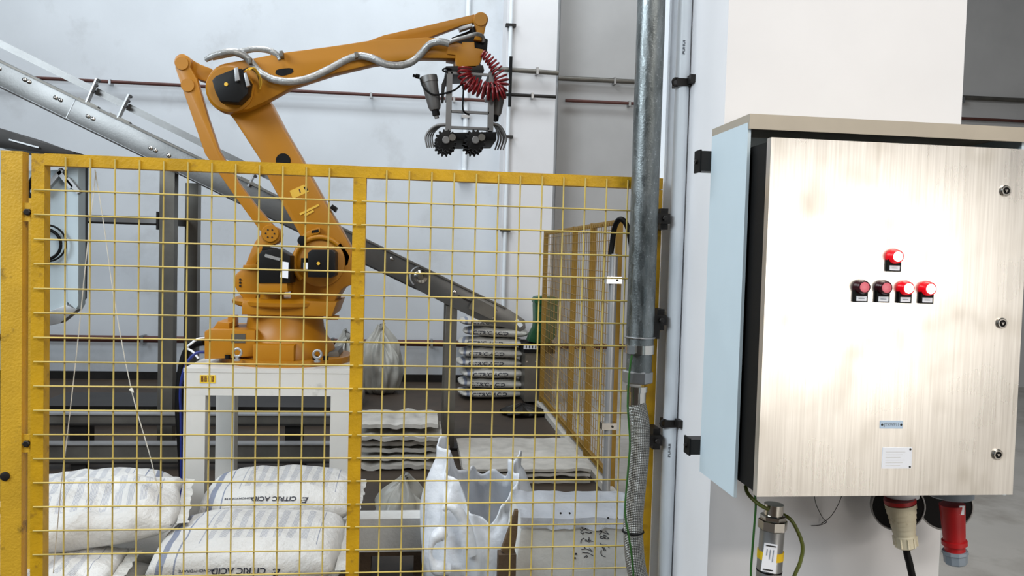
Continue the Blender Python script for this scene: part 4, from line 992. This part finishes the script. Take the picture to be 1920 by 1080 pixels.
# far stack
GS = 'sacks in the far stack'
me, bvh = sack_mesh('far_sack_skin', .74, .48, .112, 21, .018, mat=m_sackf)
fx = (at(864, 700, 8.75).x+at(985, 700, 8.75).x)/2; fzs = .114
tm = print_on(bvh, 'CITRIC ACID', .052, (-.06, -.24, .0), (1, 0, 0), (0, .25, .97), (0, 1, -.12), 1.3, .15, .006)
names = ['bottom sack of the far stack under the conveyor end', 'second sack from the bottom of the far stack', 'third sack from the bottom of the far stack', 'fourth sack from the bottom of the far stack', 'fifth sack from the bottom of the far stack', 'sixth sack from the bottom of the far stack', 'second sack from the top of the far stack', 'top sack of the far stack under the conveyor end']
for k in range(8):
    o = bpy.data.objects.new('sack', me); COL.objects.link(o)
    rng = random.Random(40+k)
    o.location = (fx+rng.uniform(-.04, .04), 8.95+rng.uniform(-.02, .02), .062+fzs*k); o.rotation_euler = (rad(rng.uniform(-1, 1)), rad(rng.uniform(-.6, 1.4)), rad(rng.uniform(-7, 7)))
    tag(o, names[k], 'sack', GS)
    c = bpy.data.objects.new('lettering', tm); COL.objects.link(c); c.parent = o

# ------------------------------------------------------------------ loose bags
def bag_mesh(name, rx, ry, H, rim, seed, fold=.05, top=.9, na=84, nh=34, thick=.006, nfold=9, closed=False):
    """standing crumpled bag; rim(angle) gives the relative rim height"""
    bm = bmesh.new(); rings = []
    for i in range(nh+1):
        t = i/nh; ring = []
        for a in range(na):
            an = 2*math.pi*a/na; hgt = H*rim(an)*t
            prof = (.80+.28*math.sin(math.pi*min(1, t*1.1))**.7)*(1-(1-top)*t**2)
            if closed: prof *= max(.05, 1-t**5)
            if t < .08: prof *= .75+3.1*t
            d = Vector((math.cos(an), math.sin(an), 0))
            f = fold*(.3+.9*t)*math.sin(nfold*an+3*noise.noise(Vector((math.cos(an)*1.5, math.sin(an)*1.5, t*2+seed))))*.5
            f += fold*.4*(abs(noise.noise(Vector((d.x*3.1+seed, d.y*3.1, t*1.7))))-.25)*2-fold*.3*abs(noise.noise(Vector((d.x*8, d.y*8+seed, t*2.5))))
            f += fold*1.0*noise.noise(Vector((d.x*2.2, d.y*2.2, t*1.6+seed)))+fold*.5*noise.noise(Vector((d.x*6, d.y*6, t*3+seed)))
            ring.append(bm.verts.new((rx*d.x*(prof+f/rx*.6), ry*d.y*(prof+f/ry*.6), hgt+fold*.35*t*noise.noise(Vector((d.x*5, d.y*5, seed*2))))))
        rings.append(ring)
    for i in range(nh):
        for a in range(na): bm.faces.new([rings[i][a], rings[i][(a+1) % na], rings[i+1][(a+1) % na], rings[i+1][a]])
    bm.faces.new(rings[0][::-1])
    if closed: bm.faces.new(rings[-1])
    bmesh.ops.recalc_face_normals(bm, faces=bm.faces)
    if not closed: bmesh.ops.solidify(bm, geom=bm.faces[:], thickness=thick)
    for f in bm.faces: f.smooth = True
    me = bpy.data.meshes.new(name); bm.to_mesh(me); bm.free(); return me
def rim1(an):
    # high on the left and right, low towards the camera (-y)
    x, y = math.cos(an), math.sin(an)
    return .80+.26*max(0, -x)**1.6+.16*max(0, x)**3-.16*max(0, -y)**1.5+.02*math.sin(5*an)+.03*math.sin(11*an+1)
bx = at(903, 1000, 3.45).x
o = link('bulk_bag', bag_mesh('bulk_bag', .25, .20, at(862, 852, 3.5).z, rim1, 3, .05, .92, 110, 44), m_film, None, (bx, 3.56, 0)); tag(o, 'open crumpled white plastic bag standing behind the fence', 'bag')
lo = tube('bag_ear', [at(832, 955, 3.34), at(842, 949, 3.33), at(858, 958, 3.33), at(872, 985, 3.33), at(882, 1040, 3.33)], lambda t: .012+.02*t, m_film, None, 12, 6, .2); lo.parent = o; lo.location = Vector(lo.location)-Vector(o.location)
lo = tube('bag_handle', [at(838, 1000, 3.34), at(822, 1003, 3.33), at(810, 1020, 3.32), at(808, 1046, 3.32), at(820, 1064, 3.33), at(842, 1068, 3.34)], lambda t: .02+.012*math.sin(t*9), m_film, None, 12, 6, .3); lo.parent = o; lo.location = Vector(lo.location)-Vector(o.location)
fxb = at(712, 700, 9.1).x
o = link('crumpled_bag', bag_mesh('crumpled_bag', .235, .24, at(715, 607, 9.1).z, lambda an: .93+.06*math.sin(2*an+1), 7, .085, .75, 120, 40, nfold=7, closed=True), m_plastic, None, (fxb, 9.2, 0)); tag(o, 'tall crumpled grey plastic bag on floor by back wall', 'bag')
o = link('crumpled_bag', bag_mesh('crumpled_bag_low', .22, .22, .8, lambda an: .9+.1*math.sin(an), 12, .08, .6, 80, 30, nfold=6, closed=True), m_plastic, None, (at(648, 700, 8.5).x, 8.45, 0)); tag(o, 'crumpled pale bag partly hidden behind the corner of the white stand', 'bag')
o = link('crumpled_bag', bag_mesh('crumpled_bag_small', .16, .16, .3, lambda an: .9+.1*math.sin(3*an), 17, .07, .5, 60, 20, nfold=5, closed=True), m_plastic, None, (-.05, 4.72, .0)); tag(o, 'small crumpled clear bag on the floor beside the right leg of the stand', 'bag')
rag = link('rag', bag_mesh('rag', .22, .2, .12, lambda an: .9+.1*math.sin(3*an), 23, .07, .5, 80, 14, nfold=6, closed=True), m_dark, None, (at(978, 745, 8.0).x, 7.95, 0)); tag(rag, 'dark crumpled plastic lying on the floor right of the far sack stack', 'rag')

# ------------------------------------------------------------------ foam box with handwriting
YB = 2.98
bl = at(980, 968, YB); br_ = at(1222, 985, YB)
fbx = thing('foam_box', 'white wrapped foam box with Chinese handwriting behind the fence', 'box', ((bl.x+br_.x)/2, YB+.2, 0))
ftz = at(1090, 972, YB).z
bk = at(1000, 935, YB+.3)
prism('box_body', [(at(958, 1080, YB).x-.03, 0), (bl.x, ftz), (br_.x, ftz-.01), (br_.x+.02, 0)], YB, YB+.34, m_foam, fbx, .006)
bm = bmesh.new(); n = 22; rows = []
for j, (yy, dz) in enumerate(((YB-.012, -.035), (YB-.008, .004), (YB+.17, .012), (YB+.34, .006))):
    rows.append([bm.verts.new((bl.x-.008+(br_.x-bl.x+.016)*i/n, yy+.006*noise.noise(Vector((i*.6, j, 2))), ftz+.003+dz-.01*i/n+.010*noise.noise(Vector((i*.45, j*1.3, 5)))*(1 if j else 1.6))) for i in range(n+1)])
for j in range(3):
    for i in range(n): bm.faces.new([rows[j][i], rows[j][i+1], rows[j+1][i+1], rows[j+1][i]])
bmesh.ops.solidify(bm, geom=bm.faces[:], thickness=.003)
finish(bm, 'tape_wrap', m_film, fbx, (bl.x, YB, ftz), smooth=True, angle=60)
for px in (1051, 1068, 1140, 1157): lathe('staple', at(px, 962 if px < 1100 else 971, YB-.016), (0, -1, 0), [(0, .004), (.003, .004)], m_dark, fbx, 8)
def hw(x, y): return at(1060+x/9, 960+y/9, YB-.0015)
strokes = [  # traced in the 9x enlargement of the region at (1060, 960)
 [(275, 255), (300, 300), (270, 320), (255, 290)], [(300, 300), (330, 290), (345, 275), (360, 305), (390, 300)], [(255, 345), (290, 360), (310, 345), (285, 380)], [(330, 340), (375, 350), (410, 355), (440, 340), (430, 365)],
 [(262, 530), (262, 490), (285, 455), (320, 440)], [(330, 475), (355, 470), (360, 490), (335, 492)], [(395, 425), (400, 460), (375, 480), (410, 475), (430, 490), (470, 495)], [(360, 490), (405, 505), (430, 480)],
 [(305, 575), (335, 620), (270, 630)], [(335, 620), (400, 640), (445, 670)], [(405, 610), (425, 635), (455, 660)], [(280, 680), (330, 690), (380, 690), (430, 715), (470, 740)], [(345, 730), (370, 740), (365, 765), (340, 750), (315, 775)],
 [(515, 325), (560, 335), (610, 330), (650, 350)], [(560, 300), (620, 330), (570, 380)], [(680, 320), (705, 350), (735, 375), (650, 350)], [(585, 400), (625, 415), (640, 445), (580, 435), (605, 410)], [(650, 390), (660, 440), (700, 455), (725, 445), (715, 425)], [(640, 385), (690, 400), (660, 450)],
 [(585, 520), (600, 550), (650, 560), (620, 600), (665, 610)], [(650, 560), (700, 555), (720, 590), (745, 605)], [(640, 620), (680, 640), (655, 655), (640, 630)], [(610, 640), (598, 690), (625, 740), (680, 760)]]
for i, s_ in enumerate(strokes): tube('pen_stroke', [hw(*q) for q in s_], .0012, m_ink, fbx, 5, 4)
for q in ((178, 708), (162, 778)): lathe('pen_dot', hw(*q), (0, -1, 0), [(0, .0042), (.001, .004)], m_ink, fbx, 10)
wd = prism('wood_offcut', pp([(966, 958), (972, 958), (970, 1000), (962, 1048), (940, 1034), (952, 1000)], YB-.06), YB-.06, YB-.03, m_wood, None, .003); tag(wd, 'brown wooden offcut leaning between the white bag and foam box', 'wood offcut')
st2 = box('pallet_block', at(945, 1060, YB-.08).x-.02, at(968, 1060, YB-.08).x, YB-.075, YB-.02, 0, at(950, 1036, YB-.05).z, m_pallet, None, .004); tag(st2, 'dark wooden block under the leaning wood offcut', 'wood block')

# pale foam plank on a pallet between sacks and white bag
YL = 3.95
pz0, pz1 = at(720, 1035, YL).z, at(720, 984, YL).z
x0, x1 = at(615, 1000, YL).x, at(826, 1000, YL).x
pl2 = thing('pallet', 'dark pallet under the pale foam plank beside the robot stand', 'pallet', ((x0+x1)/2, YL+.2, 0))
for x in (x0+.16, x1-.08): box('bearer', x-.05, x+.05, YL, YL+.12, 0, pz0-.02, m_pallet, pl2, .003)
for k in range(1): box('deck_board', x0+.08, x1, YL, YL+.12, pz0-.02, pz0-.0005, m_pallet, pl2, .003)
o = box('foam_plank', x0+.06, x1, YL, YL+.13, pz0, pz1+.03, m_foam, None, .012); tag(o, 'long pale foam plank lying between the sack pile and white bag', 'foam plank')

# flattened empty sacks stacked beside the conveyor leg
def flat_sheets(label, group, n, x0, x1, y0, y1, z0, dz, seed, mat):
    for k in range(n):
        rng = random.Random(seed+k); bm = bmesh.new(); nu, nv = 24, 8; g = []
        ax0, ax1 = x0+rng.uniform(-.05, .05), x1+rng.uniform(-.06, .03); ay0 = y0+rng.uniform(-.06, .06)
        for i in range(nu+1):
            g.append([bm.verts.new((ax0+(ax1-ax0)*i/nu, ay0+(y1-y0)*j/nv, z0+dz*k+.5*dz*noise.noise(Vector((i*.3, j*.4, seed+k))))) for j in range(nv+1)])
        for i in range(nu):
            for j in range(nv): bm.faces.new([g[i][j], g[i+1][j], g[i+1][j+1], g[i][j+1]])
        bmesh.ops.recalc_face_normals(bm, faces=bm.faces)
        bmesh.ops.solidify(bm, geom=bm.faces[:], thickness=dz*.55)
        o = finish(bm, 'flat_sack', mat, None, ((ax0+ax1)/2, (y0+y1)/2, z0+dz*k), smooth=True, angle=50)
        tag(o, label[k], 'empty sack', group)
ORD = ['bottom', 'second from bottom', 'third from bottom', 'third from top', 'second from top', 'topmost']
flat_sheets([o_+' flattened white sack in the stack left of the conveyor leg' for o_ in ORD], 'flattened sacks beside conveyor leg', 6, at(672, 800, 6.2).x, at(828, 800, 6.2).x, 5.9, 6.45, .04, .052, 60, m_card)
flat_sheets([o_+' flattened pale sheet of the low spread right of conveyor leg' for o_ in ('lowest', 'middle', 'uppermost')], 'flattened sheets right of conveyor leg', 3, at(872, 830, 5.9).x, 1.27, 5.5, 6.45, .02, .035, 80, m_card)

# ------------------------------------------------------------------ green crate on a grey cart in the corner
YK = 8.46
kc = thing('equipment_cart', 'grey metal cart with dark top and white label in the corner', 'cart', (at(1010, 740, YK).x, YK+.2, 0))
kx0, kx1 = at(984, 700, YK).x, at(1036, 700, YK).x; kz = at(1000, 662, YK).z
box('cart_body', kx0, kx1, YK, YK+.45, .04, kz, m_steeld, kc, .01)
box('cart_top', kx0-.02, kx1+.02, YK-.02, YK+.46, kz, at(1000, 645, YK).z, m_black, kc, .01)
p0, p1 = at(982, 646, YK-.024), at(1008, 655, YK-.024)
kl = box('cart_label', p0.x, p1.x, YK-.026, YK-.0205, p1.z, p0.z, m_label, kc)
for i in range(4):
    xx = p0.x+(p1.x-p0.x)*(.15+.22*i); box('label_mark', xx, xx+.012, YK-.028, YK-.026, p1.z+.01, p0.z-.012, m_ink, kl)
for px in (988, 1005): lathe('cart_stud', at(px, 678, YK-.001), (0, -1, 0), [(0, .012), (.008, .01)], m_chrome, kc, 12)
for x in (kx0+.04, kx1-.04): lathe('castor', (x-.015, YK+.05, .03), (1, 0, 0), [(0, .03), (.03, .03)], m_black, kc, 16)
gz0 = at(1000, 645, YK).z
gb = thing('green_crate', 'dark green plastic tote standing upright on the grey cart in corner', 'crate', ((kx0+kx1)/2, YK+.2, gz0))
YGc = YK-.05
prism('crate_back', rnd(pp([(1003, 564), (1008, 558), (1042, 559), (1046, 566), (1044, 643), (990, 643), (996, 626), (1004, 612)], YGc+.12), 1), YGc+.12, YGc+.32, m_green, gb, .008)
prism('crate_rim', rnd(pp([(1002, 563), (1007, 556), (1044, 557), (1048, 564), (1046, 572), (1003, 570)], YGc+.1), 1), YGc+.1, YGc+.34, m_green, gb, .004)
for py in (585, 603, 621): bar('crate_rib', at(1006, py, YGc+.11), at(1044, py, YGc+.11), .02, .014, m_green, gb, up=(0, 0, 1))
